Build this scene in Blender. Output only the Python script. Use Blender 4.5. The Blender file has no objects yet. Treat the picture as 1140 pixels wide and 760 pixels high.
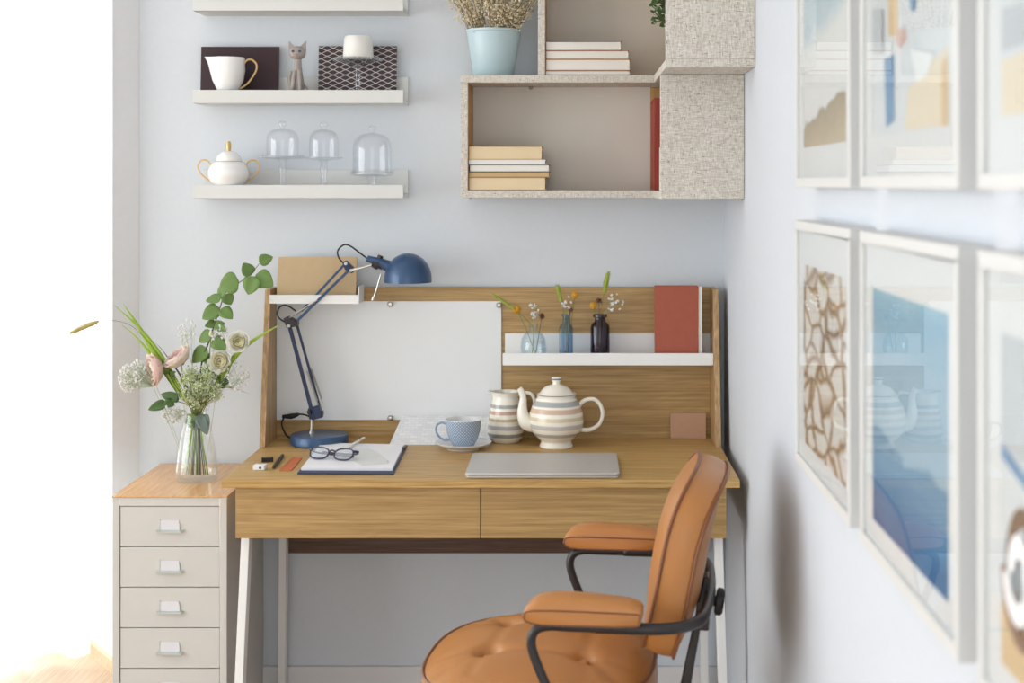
import bpy, bmesh, math, random
from mathutils import Vector, Matrix, noise
R = math.radians
PI = math.pi
sc = bpy.context.scene
COL = sc.collection
random.seed(7)

# ------------------------------------------------------------------ camera geometry
F = 1620.0            # focal length in pixels of the 1140 px wide photograph
VX, VY = 640.0, 205.0 # vanishing point of the room's depth direction
CZ = 1.435            # camera height


def W(px, py, Y):
    """world point seen at (px, py) at distance Y"""
    return Vector(((px - VX) * Y / F, Y, CZ - (py - VY) * Y / F))


# ------------------------------------------------------------------ materials
def nt(name):
    m = bpy.data.materials.new(name)
    m.use_nodes = True
    t = m.node_tree
    b = t.nodes['Principled BSDF']
    return m, t, b


def lin(c):
    return tuple((x / 12.92 if x <= 0.04045 else ((x + 0.055) / 1.055) ** 2.4) for x in [v / 255.0 for v in c])


def col(c):
    return (*lin(c), 1.0)


def plain(name, c, rough=0.5, metal=0.0, spec=0.5, var=0.04, scale=12.0, bump=0.0, coat=0.0, sheen=0.0, sss=0.0):
    m, t, b = nt(name)
    N, L = t.nodes, t.links
    tc = N.new('ShaderNodeTexCoord')
    n = N.new('ShaderNodeTexNoise')
    n.inputs['Scale'].default_value = scale
    n.inputs['Detail'].default_value = 3
    L.new(tc.outputs['Object'], n.inputs['Vector'])
    mx = N.new('ShaderNodeMix')
    mx.data_type = 'RGBA'
    a = lin(c)
    mx.inputs[6].default_value = (*[max(0, x * (1 - var)) for x in a], 1)
    mx.inputs[7].default_value = (*[min(1, x * (1 + var)) for x in a], 1)
    L.new(n.outputs['Fac'], mx.inputs[0])
    L.new(mx.outputs[2], b.inputs['Base Color'])
    b.inputs['Roughness'].default_value = rough
    b.inputs['Metallic'].default_value = metal
    b.inputs['Specular IOR Level'].default_value = spec
    b.inputs['Coat Weight'].default_value = coat
    b.inputs['Sheen Weight'].default_value = sheen
    if sss:
        b.inputs['Subsurface Weight'].default_value = sss
        b.inputs['Subsurface Scale'].default_value = 0.01
    if bump:
        bp = N.new('ShaderNodeBump')
        bp.inputs['Strength'].default_value = bump
        bp.inputs['Distance'].default_value = 0.002
        n2 = N.new('ShaderNodeTexNoise')
        n2.inputs['Scale'].default_value = scale * 12
        L.new(tc.outputs['Object'], n2.inputs['Vector'])
        L.new(n2.outputs['Fac'], bp.inputs['Height'])
        L.new(bp.outputs['Normal'], b.inputs['Normal'])
    return m


def wood(name, dark, light, axis='X', rough=0.42, fine=1.0, blotch=0.35):
    """oak veneer; the grain runs along the given axis"""
    m, t, b = nt(name)
    N, L = t.nodes, t.links
    tc = N.new('ShaderNodeTexCoord')
    mp = N.new('ShaderNodeMapping')
    L.new(tc.outputs['Object'], mp.inputs['Vector'])
    s = {'X': (3.2, 125, 125), 'Z': (125, 125, 3.2), 'Y': (125, 3.2, 125)}[axis]
    mp.inputs['Scale'].default_value = [v * fine for v in s]
    n1 = N.new('ShaderNodeTexNoise')
    n1.inputs['Scale'].default_value = 1.3
    n1.inputs['Detail'].default_value = 6
    n1.inputs['Roughness'].default_value = 0.62
    n1.inputs['Distortion'].default_value = 0.35
    L.new(mp.outputs[0], n1.inputs['Vector'])
    mp2 = N.new('ShaderNodeMapping')
    L.new(tc.outputs['Object'], mp2.inputs['Vector'])
    s2 = {'X': (6, 215, 215), 'Z': (215, 215, 6), 'Y': (215, 6, 215)}[axis]
    mp2.inputs['Scale'].default_value = s2
    n2 = N.new('ShaderNodeTexNoise')
    n2.inputs['Scale'].default_value = 1.0
    n2.inputs['Detail'].default_value = 3
    L.new(mp2.outputs[0], n2.inputs['Vector'])
    mp3 = N.new('ShaderNodeMapping')
    L.new(tc.outputs['Object'], mp3.inputs['Vector'])
    s3 = {'X': (1.0, 8, 8), 'Z': (8, 8, 1.0), 'Y': (8, 1.0, 8)}[axis]
    mp3.inputs['Scale'].default_value = s3
    n3 = N.new('ShaderNodeTexNoise')
    n3.inputs['Scale'].default_value = 1.4
    n3.inputs['Detail'].default_value = 2
    n3.inputs['Distortion'].default_value = 1.5
    L.new(mp3.outputs[0], n3.inputs['Vector'])
    # cathedral rings: bands of the low noise
    sn = N.new('ShaderNodeMath'); sn.operation = 'MULTIPLY'; sn.inputs[1].default_value = 60
    L.new(n3.outputs['Fac'], sn.inputs[0])
    sn2 = N.new('ShaderNodeMath'); sn2.operation = 'SINE'
    L.new(sn.outputs[0], sn2.inputs[0])
    a1 = N.new('ShaderNodeMath'); a1.operation = 'MULTIPLY_ADD'
    a1.inputs[1].default_value = 0.035 * blotch / 0.35
    L.new(sn2.outputs[0], a1.inputs[0]); L.new(n1.outputs['Fac'], a1.inputs[2])
    a2 = N.new('ShaderNodeMath'); a2.operation = 'MULTIPLY_ADD'
    a2.inputs[1].default_value = 0.62
    L.new(n2.outputs['Fac'], a2.inputs[0]); L.new(a1.outputs[0], a2.inputs[2])
    cr = N.new('ShaderNodeValToRGB')
    cr.color_ramp.elements[0].position = 0.46
    cr.color_ramp.elements[0].color = col(dark)
    cr.color_ramp.elements[1].position = 0.98
    cr.color_ramp.elements[1].color = col(light)
    a3 = N.new('ShaderNodeMath'); a3.operation = 'SUBTRACT'; a3.inputs[1].default_value = 0.09
    L.new(a2.outputs[0], a3.inputs[0])
    L.new(a3.outputs[0], cr.inputs[0])
    L.new(cr.outputs[0], b.inputs['Base Color'])
    b.inputs['Roughness'].default_value = rough
    bp = N.new('ShaderNodeBump')
    bp.inputs['Strength'].default_value = 0.08
    bp.inputs['Distance'].default_value = 0.001
    L.new(a2.outputs[0], bp.inputs['Height'])
    L.new(bp.outputs['Normal'], b.inputs['Normal'])
    return m


def glass(name, tint=(250, 252, 253), edge=0.55, gloss=(1, 1, 1), rough=0.02, edge_col=None, base=0.04):
    """thin clear glass: lets the light straight through, shines towards the rim"""
    m = bpy.data.materials.new(name)
    m.use_nodes = True
    t = m.node_tree
    N, L = t.nodes, t.links
    for n in list(N):
        N.remove(n)
    out = N.new('ShaderNodeOutputMaterial')
    tr = N.new('ShaderNodeBsdfTransparent'); tr.inputs[0].default_value = col(tint)
    if edge_col:
        tr2 = N.new('ShaderNodeBsdfTransparent'); tr2.inputs[0].default_value = col(edge_col)
        lw2 = N.new('ShaderNodeLayerWeight'); lw2.inputs['Blend'].default_value = 0.35
        m0 = N.new('ShaderNodeMixShader')
        L.new(lw2.outputs['Facing'], m0.inputs[0]); L.new(tr.outputs[0], m0.inputs[1]); L.new(tr2.outputs[0], m0.inputs[2])
        tro = m0.outputs[0]
    else:
        tro = tr.outputs[0]
    gl = N.new('ShaderNodeBsdfGlossy'); gl.inputs['Roughness'].default_value = rough
    gl.inputs['Color'].default_value = (*gloss, 1)
    lw = N.new('ShaderNodeLayerWeight'); lw.inputs['Blend'].default_value = 0.25
    mu = N.new('ShaderNodeMath'); mu.operation = 'MULTIPLY_ADD'
    mu.inputs[1].default_value = edge; mu.inputs[2].default_value = base
    L.new(lw.outputs['Facing'], mu.inputs[0])
    mx = N.new('ShaderNodeMixShader')
    L.new(mu.outputs[0], mx.inputs[0]); L.new(tro, mx.inputs[1]); L.new(gl.outputs[0], mx.inputs[2])
    L.new(mx.outputs[0], out.inputs[0])
    return m


def pane_glass(name, base=0.03, ior=0.5):
    m = bpy.data.materials.new(name)
    m.use_nodes = True
    t = m.node_tree
    N, L = t.nodes, t.links
    for n in list(N):
        N.remove(n)
    out = N.new('ShaderNodeOutputMaterial')
    tr = N.new('ShaderNodeBsdfTransparent'); tr.inputs[0].default_value = (0.98, 0.99, 0.99, 1)
    gl = N.new('ShaderNodeBsdfGlossy'); gl.inputs['Roughness'].default_value = 0.0
    ge = N.new('ShaderNodeNewGeometry')
    dt = N.new('ShaderNodeVectorMath'); dt.operation = 'DOT_PRODUCT'
    L.new(ge.outputs['Incoming'], dt.inputs[0]); L.new(ge.outputs['Normal'], dt.inputs[1])
    ab = N.new('ShaderNodeMath'); ab.operation = 'ABSOLUTE'; L.new(dt.outputs['Value'], ab.inputs[0])
    om = N.new('ShaderNodeMath'); om.operation = 'SUBTRACT'; om.inputs[0].default_value = 1; L.new(ab.outputs[0], om.inputs[1])
    pw = N.new('ShaderNodeMath'); pw.operation = 'POWER'; pw.inputs[1].default_value = 5; L.new(om.outputs[0], pw.inputs[0])
    fr = N.new('ShaderNodeMath'); fr.operation = 'MULTIPLY_ADD'; fr.inputs[1].default_value = ior; fr.inputs[2].default_value = 0.02
    L.new(pw.outputs[0], fr.inputs[0])
    mx = N.new('ShaderNodeMixShader')
    L.new(fr.outputs[0], mx.inputs[0]); L.new(tr.outputs[0], mx.inputs[1]); L.new(gl.outputs[0], mx.inputs[2])
    L.new(mx.outputs[0], out.inputs[0])
    return m


def wall_mat(name, c):
    m, t, b = nt(name)
    N, L = t.nodes, t.links
    tc = N.new('ShaderNodeTexCoord')
    n = N.new('ShaderNodeTexNoise'); n.inputs['Scale'].default_value = 60; n.inputs['Detail'].default_value = 4
    L.new(tc.outputs['Object'], n.inputs['Vector'])
    mp = N.new('ShaderNodeMapping'); mp.inputs['Scale'].default_value = (220, 220, 20)
    L.new(tc.outputs['Object'], mp.inputs['Vector'])
    n2 = N.new('ShaderNodeTexNoise'); n2.inputs['Scale'].default_value = 1
    L.new(mp.outputs[0], n2.inputs['Vector'])
    mx = N.new('ShaderNodeMix'); mx.data_type = 'RGBA'
    a = lin(c)
    mx.inputs[6].default_value = (*[x * 0.975 for x in a], 1)
    mx.inputs[7].default_value = (*[min(1, x * 1.02) for x in a], 1)
    L.new(n.outputs['Fac'], mx.inputs[0]); L.new(mx.outputs[2], b.inputs['Base Color'])
    ad = N.new('ShaderNodeMath'); ad.operation = 'ADD'
    L.new(n.outputs['Fac'], ad.inputs[0]); L.new(n2.outputs['Fac'], ad.inputs[1])
    bp = N.new('ShaderNodeBump'); bp.inputs['Strength'].default_value = 0.08; bp.inputs['Distance'].default_value = 0.002
    L.new(ad.outputs[0], bp.inputs['Height']); L.new(bp.outputs['Normal'], b.inputs['Normal'])
    b.inputs['Roughness'].default_value = 0.85
    b.inputs['Specular IOR Level'].default_value = 0.3
    return m


def tweed(name):
    """woven oatmeal cloth with brown slubs"""
    m, t, b = nt(name)
    N, L = t.nodes, t.links
    tc = N.new('ShaderNodeTexCoord')

    def streak(scale, lo, hi):
        mp = N.new('ShaderNodeMapping'); mp.inputs['Scale'].default_value = scale
        L.new(tc.outputs['Object'], mp.inputs['Vector'])
        n = N.new('ShaderNodeTexNoise'); n.inputs['Scale'].default_value = 1; n.inputs['Detail'].default_value = 2
        L.new(mp.outputs[0], n.inputs['Vector'])
        r = N.new('ShaderNodeMapRange'); r.inputs[1].default_value = lo; r.inputs[2].default_value = hi
        L.new(n.outputs['Fac'], r.inputs[0])
        return r.outputs[0]
    h = streak((70, 70, 620), 0.35, 0.65)
    v = streak((620, 620, 70), 0.35, 0.65)
    sl1 = streak((60, 60, 330), 0.66, 0.70)
    sl2 = streak((360, 360, 70), 0.66, 0.70)
    m1 = N.new('ShaderNodeMix'); m1.data_type = 'RGBA'
    m1.inputs[6].default_value = col((182, 172, 158)); m1.inputs[7].default_value = col((236, 232, 224))
    av = N.new('ShaderNodeMath'); av.operation = 'MULTIPLY_ADD'; av.inputs[1].default_value = 0.5
    hv = N.new('ShaderNodeMath'); hv.operation = 'MULTIPLY'; hv.inputs[1].default_value = 0.5
    L.new(v, hv.inputs[0]); L.new(h, av.inputs[0]); L.new(hv.outputs[0], av.inputs[2])
    L.new(av.outputs[0], m1.inputs[0])
    mxs = N.new('ShaderNodeMath'); mxs.operation = 'MAXIMUM'
    L.new(sl1, mxs.inputs[0]); L.new(sl2, mxs.inputs[1])
    ml = N.new('ShaderNodeMath'); ml.operation = 'MULTIPLY'; ml.inputs[1].default_value = 0.75
    L.new(mxs.outputs[0], ml.inputs[0])
    m2 = N.new('ShaderNodeMix'); m2.data_type = 'RGBA'
    L.new(ml.outputs[0], m2.inputs[0]); L.new(m1.outputs[2], m2.inputs[6])
    m2.inputs[7].default_value = col((142, 112, 84))
    L.new(m2.outputs[2], b.inputs['Base Color'])
    b.inputs['Roughness'].default_value = 0.95
    bp = N.new('ShaderNodeBump'); bp.inputs['Strength'].default_value = 0.5; bp.inputs['Distance'].default_value = 0.001
    L.new(av.outputs[0], bp.inputs['Height']); L.new(bp.outputs['Normal'], b.inputs['Normal'])
    return m


def ramp_z(name, stops, z0, z1, rough=0.18, base=None, wob=0.0015):
    """glazed pottery banded along its own height"""
    m, t, b = nt(name)
    N, L = t.nodes, t.links
    tc = N.new('ShaderNodeTexCoord')
    sp = N.new('ShaderNodeSeparateXYZ'); L.new(tc.outputs['Object'], sp.inputs[0])
    n = N.new('ShaderNodeTexNoise'); n.inputs['Scale'].default_value = 25; L.new(tc.outputs['Object'], n.inputs['Vector'])
    w = N.new('ShaderNodeMath'); w.operation = 'MULTIPLY_ADD'; w.inputs[1].default_value = wob * 2
    L.new(n.outputs['Fac'], w.inputs[0]); L.new(sp.outputs['Z'], w.inputs[2])
    mr = N.new('ShaderNodeMapRange'); mr.inputs[1].default_value = z0 + wob; mr.inputs[2].default_value = z1 + wob
    L.new(w.outputs[0], mr.inputs[0])
    cr = N.new('ShaderNodeValToRGB')
    e = cr.color_ramp.elements
    e[0].position = 0; e[0].color = col(stops[0][1])
    e[1].position = 1; e[1].color = col(stops[-1][1])
    for p, c in stops[1:-1]:
        k = e.new(p); k.color = col(c)
    L.new(mr.outputs[0], cr.inputs[0]); L.new(cr.outputs[0], b.inputs['Base Color'])
    b.inputs['Roughness'].default_value = rough
    b.inputs['Coat Weight'].default_value = 0.3
    return m


def bands(base, lst):
    """[(centre, width, colour)] -> ramp stops with soft edges"""
    s = [(0.0, base)]
    for c, w, k in lst:
        s += [(c - w / 2 - 0.008, base), (c - w / 2 + 0.006, k), (c + w / 2 - 0.006, k), (c + w / 2 + 0.008, base)]
    s.append((1.0, base))
    return s


M = {}
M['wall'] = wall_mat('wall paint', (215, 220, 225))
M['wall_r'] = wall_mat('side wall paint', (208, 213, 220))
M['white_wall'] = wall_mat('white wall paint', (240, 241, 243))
M['ceil'] = plain('ceiling paint', (240, 240, 240), 0.9, var=0.01)
M['ledge'] = plain('off-white ledge', (218, 218, 215), 0.5, var=0.01)
M['white'] = plain('white lacquer', (240, 239, 236), 0.4, var=0.01)
M['skirt'] = plain('white skirting', (226, 224, 224), 0.5, var=0.01)
M['floor'] = wood('pale floor boards', (174, 146, 116), (202, 176, 146), 'Y', 0.4)
M['skirt_wood'] = wood('wooden skirting', (196, 168, 130), (224, 200, 166), 'Y', 0.4)
M['oak'] = wood('oak veneer', (153, 119, 70), (196, 162, 107), 'X', 0.42)
M['oak_top'] = wood('oak desktop', (166, 128, 74), (216, 180, 118), 'X', 0.42)
M['oak_top'].node_tree.nodes['Principled BSDF'].inputs['Specular IOR Level'].default_value = 0.25
M['oak_side'] = wood('oak side', (146, 112, 72), (208, 172, 124), 'Z', 0.42)
M['oak_edge'] = wood('oak edge', (180, 140, 92), (222, 186, 136), 'Z', 0.42)
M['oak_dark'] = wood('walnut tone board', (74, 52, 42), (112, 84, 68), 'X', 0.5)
M['cab_top'] = wood('alder cabinet top', (206, 150, 92), (236, 190, 134), 'Y', 0.22)
M['cab'] = plain('cream metal', (208, 205, 199), 0.38, var=0.012)
M['gap'] = plain('shadow gap', (120, 112, 104), 0.8)
M['leather'] = plain('tan leather', (182, 122, 66), 0.38, var=0.08, scale=7, bump=0.10, spec=0.5)
M['leather_pipe'] = plain('brown leather piping', (126, 76, 46), 0.42, var=0.08, scale=20)
M['black'] = plain('black satin metal', (40, 36, 37), 0.35, var=0.05)
M['black_matte'] = plain('black plastic', (30, 29, 31), 0.5)
M['blue_metal'] = plain('blue lacquered metal', (44, 76, 114), 0.36, metal=0.2, var=0.04, coat=0.3)
M['navy_metal'] = plain('navy lacquered metal', (40, 52, 82), 0.35, metal=0.2, var=0.04)
M['chrome'] = plain('brushed nickel', (196, 192, 184), 0.28, metal=1.0)
M['silver'] = plain('laptop aluminium', (204, 202, 198), 0.42, metal=0.35, var=0.01)
M['silver_dark'] = plain('laptop seam', (84, 84, 86), 0.5, metal=0.6)
M['board'] = plain('white board', (232, 234, 234), 0.35, var=0.006)
M['kraft'] = plain('kraft card', (196, 170, 132), 0.8, var=0.05, scale=40)
M['kraft_dark'] = plain('brown card', (196, 154, 126), 0.75, var=0.05, scale=60)
M['terracotta'] = plain('terracotta book cloth', (168, 88, 68), 0.75, var=0.06, scale=60, bump=0.1)
M['red_cloth'] = plain('red binder cloth', (156, 60, 46), 0.65, var=0.06, scale=30)
M['tweed'] = tweed('oatmeal weave')
M['shelf_back'] = plain('greige shelf back', (228, 223, 212), 0.9, var=0.02)
M['shelf_wood'] = wood('honey shelf inside', (188, 140, 80), (220, 176, 116), 'Z', 0.5)
M['porcelain'] = plain('white porcelain', (246, 245, 243), 0.12, var=0.01, coat=0.4)
M['gold'] = plain('gilding', (222, 186, 128), 0.35, metal=0.45, var=0.05)
M['aubergine'] = plain('aubergine card', (62, 44, 48), 0.75, var=0.04)
M['glass'] = glass('clear glass', tint=(254, 254, 255), edge=0.45, edge_col=(234, 239, 242), rough=0.04, base=0.03)
M['glass_vase'] = glass('vase glass', tint=(255, 255, 255), edge=0.26, edge_col=(248, 250, 249), rough=0.04, base=0.015)
M['glass_blue'] = glass('blue bottle glass', tint=(222, 234, 243), edge=0.25, edge_col=(180, 204, 222), base=0.03)
M['glass_dark'] = glass('deep amber blue glass', tint=(186, 174, 186), edge=0.2, edge_col=(140, 136, 166), base=0.03)
M['glass_pale'] = glass('pale aqua glass', tint=(251, 253, 254), edge=0.25, edge_col=(232, 240, 245), base=0.02)
M['water'] = glass('water', tint=(253, 254, 254), edge=0.12, edge_col=(246, 249, 249), base=0.01)
M['pane'] = pane_glass('picture pane', ior=0.42)
M['window_glass'] = pane_glass('window pane', ior=0.5)
M['pot_blue'] = plain('pale blue glazed pot', (186, 208, 214), 0.35, var=0.02)
M['dry'] = plain('dried stems', (146, 126, 88), 0.9, var=0.2, scale=30)
M['dry_flower'] = plain('dried ivory flowers', (224, 210, 178), 0.9, var=0.15, scale=60)
M['pages'] = plain('book pages', (238, 234, 226), 0.85, var=0.05, scale=2)
M['pages_cream'] = plain('cream book pages', (230, 208, 172), 0.85, var=0.05, scale=2)
M['pages_tan'] = plain('aged book pages', (208, 178, 134), 0.85, var=0.06, scale=2)
M['cover_orange'] = plain('ochre cover', (190, 128, 66), 0.6)
M['cover_grey'] = plain('grey cover', (128, 120, 118), 0.6)
M['cover_dark'] = plain('dark cover', (64, 52, 50), 0.6)
M['cover_yellow'] = plain('mustard cover', (206, 162, 66), 0.6)
M['cover_white'] = plain('white cover', (232, 234, 238), 0.5)
M['cover_tan'] = plain('tan cover', (176, 140, 92), 0.6)
M['blue_cover'] = plain('navy book board', (46, 58, 88), 0.55)
M['paper'] = plain('white paper', (244, 243, 246), 0.8, var=0.008)
M['tracing'] = plain('grey note sheet', (228, 230, 228), 0.8, var=0.02)
M['spec_navy'] = plain('navy acetate', (30, 30, 66), 0.2, coat=0.5)
M['lens'] = glass('spectacle lens', tint=(226, 232, 240), edge=0.3, base=0.12)
M['rubber_orange'] = plain('orange ruler', (206, 112, 66), 0.5)
M['pencil'] = plain('charcoal pencil', (50, 46, 46), 0.4)
M['eraser'] = plain('white eraser', (230, 230, 228), 0.6)
M['green'] = plain('fresh green leaf', (120, 152, 80), 0.5, var=0.32, scale=14, sss=0.0)
M['green_dark'] = plain('dark green leaf', (84, 116, 62), 0.5, var=0.3, scale=18)
M['green_grey'] = plain('grey green leaf', (104, 122, 112), 0.5, var=0.25, scale=18)
M['green_pale'] = plain('pale green umbel', (190, 206, 140), 0.7, var=0.2, scale=60)
M['grass'] = plain('lime grass blade', (164, 194, 66), 0.5, var=0.2, scale=20)
M['stem'] = plain('green stem', (112, 132, 62), 0.6, var=0.2, scale=20)
M['stem_dark'] = plain('dark stem', (88, 84, 66), 0.6, var=0.2, scale=20)
M['foxtail'] = plain('foxtail head', (160, 172, 76), 0.85, var=0.25, scale=80)
M['foxtail_dry'] = plain('dry foxtail head', (176, 160, 98), 0.85, var=0.25, scale=80)
M['lace'] = plain('greenish white lace', (238, 241, 218), 0.8, var=0.04)
M['baby'] = plain('white baby breath', (248, 247, 244), 0.8, var=0.03)
M['billy'] = plain('yellow button flower', (216, 160, 44), 0.9, var=0.25, scale=200, bump=0.5)
M['brown_flower'] = plain('brown dried flower', (132, 92, 66), 0.9, var=0.3, scale=80)
M['peach'] = plain('peach pink petal', (255, 241, 231), 0.65, var=0.05, scale=30)
M['pink'] = plain('blush pink petal', (255, 231, 225), 0.65, var=0.06, scale=30)
M['cream'] = plain('cream petal', (255, 253, 243), 0.65, var=0.04, scale=30)
M['butter'] = plain('butter petal', (255, 247, 216), 0.65, var=0.05, scale=30)
M['frame_white'] = plain('white picture frame', (212, 212, 210), 0.45, var=0.008)
M['frame_edge'] = plain('grey back edge', (196, 192, 184), 0.6)
M['mat'] = plain('picture mount', (222, 222, 223), 0.85, var=0.005)
M['candle'] = plain('ivory wax', (236, 234, 228), 0.5, var=0.02)
M['cat'] = plain('grey brown carved figure', (162, 152, 146), 0.45, var=0.35, scale=45)
M['cat_eye'] = plain('blue eye', (70, 84, 110), 0.2)
M['cat_nose'] = plain('tan nose', (176, 138, 112), 0.5)
M['hardware'] = plain('zinc screw', (160, 156, 150), 0.35, metal=0.9)


def translucent(m, k=0.35):
    """thin petals and leaves let some light through"""
    t = m.node_tree
    N, L = t.nodes, t.links
    b = N['Principled BSDF']; out = N['Material Output']
    src = b.inputs['Base Color'].links[0].from_socket
    tl = N.new('ShaderNodeBsdfTranslucent'); L.new(src, tl.inputs[0])
    mx = N.new('ShaderNodeMixShader'); mx.inputs[0].default_value = k
    L.new(b.outputs[0], mx.inputs[1]); L.new(tl.outputs[0], mx.inputs[2]); L.new(mx.outputs[0], out.inputs[0])


for _k in ('peach', 'pink', 'cream', 'butter', 'green', 'grass', 'green_dark', 'baby', 'lace'):
    translucent(M[_k], 0.4 if _k in ('peach', 'pink', 'cream', 'butter') else 0.25)


def handle_mat():
    return plain('pale nickel pull', (206, 212, 208), 0.3, metal=0.6)


M['pull'] = handle_mat()
M['card_slip'] = plain('drawer label slip', (222, 220, 222), 0.8)
M['stem_pale'] = plain('pale fine stem', (168, 180, 140), 0.7)


def sheer():
    m = bpy.data.materials.new('sheer curtain')
    m.use_nodes = True
    t = m.node_tree
    N, L = t.nodes, t.links
    for n in list(N):
        N.remove(n)
    out = N.new('ShaderNodeOutputMaterial')
    tr = N.new('ShaderNodeBsdfTransparent')
    tl = N.new('ShaderNodeBsdfTranslucent'); tl.inputs[0].default_value = (0.95, 0.95, 0.96, 1)
    df = N.new('ShaderNodeBsdfDiffuse'); df.inputs[0].default_value = (0.95, 0.95, 0.95, 1)
    m1 = N.new('ShaderNodeMixShader'); m1.inputs[0].default_value = 0.5
    L.new(tl.outputs[0], m1.inputs[1]); L.new(df.outputs[0], m1.inputs[2])
    tc = N.new('ShaderNodeTexCoord')
    n = N.new('ShaderNodeTexNoise'); n.inputs['Scale'].default_value = 300
    L.new(tc.outputs['Object'], n.inputs['Vector'])
    mr = N.new('ShaderNodeMapRange'); mr.inputs[3].default_value = 0.5; mr.inputs[4].default_value = 0.75
    L.new(n.outputs['Fac'], mr.inputs[0])
    m2 = N.new('ShaderNodeMixShader')
    L.new(mr.outputs[0], m2.inputs[0]); L.new(tr.outputs[0], m2.inputs[1]); L.new(m1.outputs[0], m2.inputs[2])
    L.new(m2.outputs[0], out.inputs[0])
    return m


M['sheer'] = sheer()


def lattice_mat():
    """dark card printed with white wire-mesh ovals"""
    m, t, b = nt('mesh pattern card')
    N, L = t.nodes, t.links
    tc = N.new('ShaderNodeTexCoord')
    sp = N.new('ShaderNodeSeparateXYZ'); L.new(tc.outputs['Object'], sp.inputs[0])

    def mth(op, a, bb=None, c=None):
        n = N.new('ShaderNodeMath'); n.operation = op
        for i, v in enumerate((a, bb, c)):
            if v is None:
                continue
            if isinstance(v, (int, float)):
                n.inputs[i].default_value = v
            else:
                L.new(v, n.inputs[i])
        return n.outputs[0]
    cx = mth('MULTIPLY', mth('COSINE', mth('MULTIPLY', sp.outputs['X'], 2 * PI / 0.0330)), 0.22)
    zz = mth('MULTIPLY', sp.outputs['Z'], 1 / 0.0147)
    d1 = mth('ABSOLUTE', mth('SINE', mth('MULTIPLY', mth('ADD', zz, cx), PI)))
    d2 = mth('ABSOLUTE', mth('COSINE', mth('MULTIPLY', mth('SUBTRACT', zz, cx), PI)))
    f = mth('LESS_THAN', mth('MINIMUM', d1, d2), 0.22)
    mx = N.new('ShaderNodeMix'); mx.data_type = 'RGBA'
    L.new(f, mx.inputs[0])
    mx.inputs[6].default_value = col((64, 48, 52)); mx.inputs[7].default_value = col((200, 194, 192))
    L.new(mx.outputs[2], b.inputs['Base Color'])
    b.inputs['Roughness'].default_value = 0.6
    return m


M['lattice'] = lattice_mat()


def scale_paper():
    """white sheet with rows of fine grey wedges"""
    m, t, b = nt('wedge pattern paper')
    N, L = t.nodes, t.links
    tc = N.new('ShaderNodeTexCoord')
    br = N.new('ShaderNodeTexBrick')
    mp = N.new('ShaderNodeMapping')
    mp.inputs['Rotation'].default_value = (R(90), 0, 0)
    L.new(tc.outputs['Object'], mp.inputs['Vector']); L.new(mp.outputs[0], br.inputs['Vector'])
    br.inputs['Scale'].default_value = 100
    br.inputs['Color1'].default_value = col((242, 242, 242)); br.inputs['Color2'].default_value = col((226, 227, 229))
    br.inputs['Mortar'].default_value = col((212, 214, 218))
    br.inputs['Mortar Size'].default_value = 0.05
    br.inputs['Brick Width'].default_value = 2.0; br.inputs['Row Height'].default_value = 0.9
    L.new(br.outputs[0], b.inputs['Base Color'])
    b.inputs['Roughness'].default_value = 0.7
    return m


M['wedge'] = scale_paper()


def cup_mat():
    m, t, b = nt('dotted blue glaze')
    N, L = t.nodes, t.links
    tc = N.new('ShaderNodeTexCoord')
    sp = N.new('ShaderNodeSeparateXYZ'); L.new(tc.outputs['Object'], sp.inputs[0])

    def mth(op, a, bb=None):
        n = N.new('ShaderNodeMath'); n.operation = op
        for i, v in enumerate((a, bb)):
            if v is None:
                continue
            if isinstance(v, (int, float)):
                n.inputs[i].default_value = v
            else:
                L.new(v, n.inputs[i])
        return n.outputs[0]
    an = mth('ARCTAN2', sp.outputs['Y'], sp.outputs['X'])
    u = mth('COSINE', mth('MULTIPLY', an, 34))
    v = mth('COSINE', mth('MULTIPLY', sp.outputs['Z'], 2 * PI / 0.0075))
    f = mth('GREATER_THAN', mth('MULTIPLY', u, v), 0.42)
    mx = N.new('ShaderNodeMix'); mx.data_type = 'RGBA'
    L.new(f, mx.inputs[0])
    mx.inputs[6].default_value = col((142, 160, 182)); mx.inputs[7].default_value = col((206, 214, 222))
    L.new(mx.outputs[2], b.inputs['Base Color'])
    b.inputs['Roughness'].default_value = 0.25
    return m


M['cup'] = cup_mat()
M['saucer'] = plain('white saucer glaze', (232, 232, 232), 0.2)
CR = (244, 238, 224)
GR, TA, BE, ST, GG = (174, 175, 173), (216, 184, 160), (222, 206, 174), (204, 198, 192), (186, 186, 174)
M['pot_band'] = ramp_z('banded teapot glaze', bands(CR, [(0.255, 0.065, GG), (0.41, 0.08, ST), (0.554, 0.07, BE), (0.70, 0.085, TA), (0.83, 0.09, GR)]), 0, 0.14)
M['jug_band'] = ramp_z('banded jug glaze', bands(CR, [(0.157, 0.07, (150, 150, 146)), (0.31, 0.075, (190, 184, 182)), (0.455, 0.055, (204, 186, 146)), (0.593, 0.065, (204, 164, 146)), (0.715, 0.065, (166, 167, 165))]), 0, 0.136)
M['cream_glaze'] = plain('cream glaze', CR, 0.18, var=0.02, coat=0.3)
M['grey_line'] = plain('grey glaze line', (120, 126, 138), 0.3)


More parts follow.
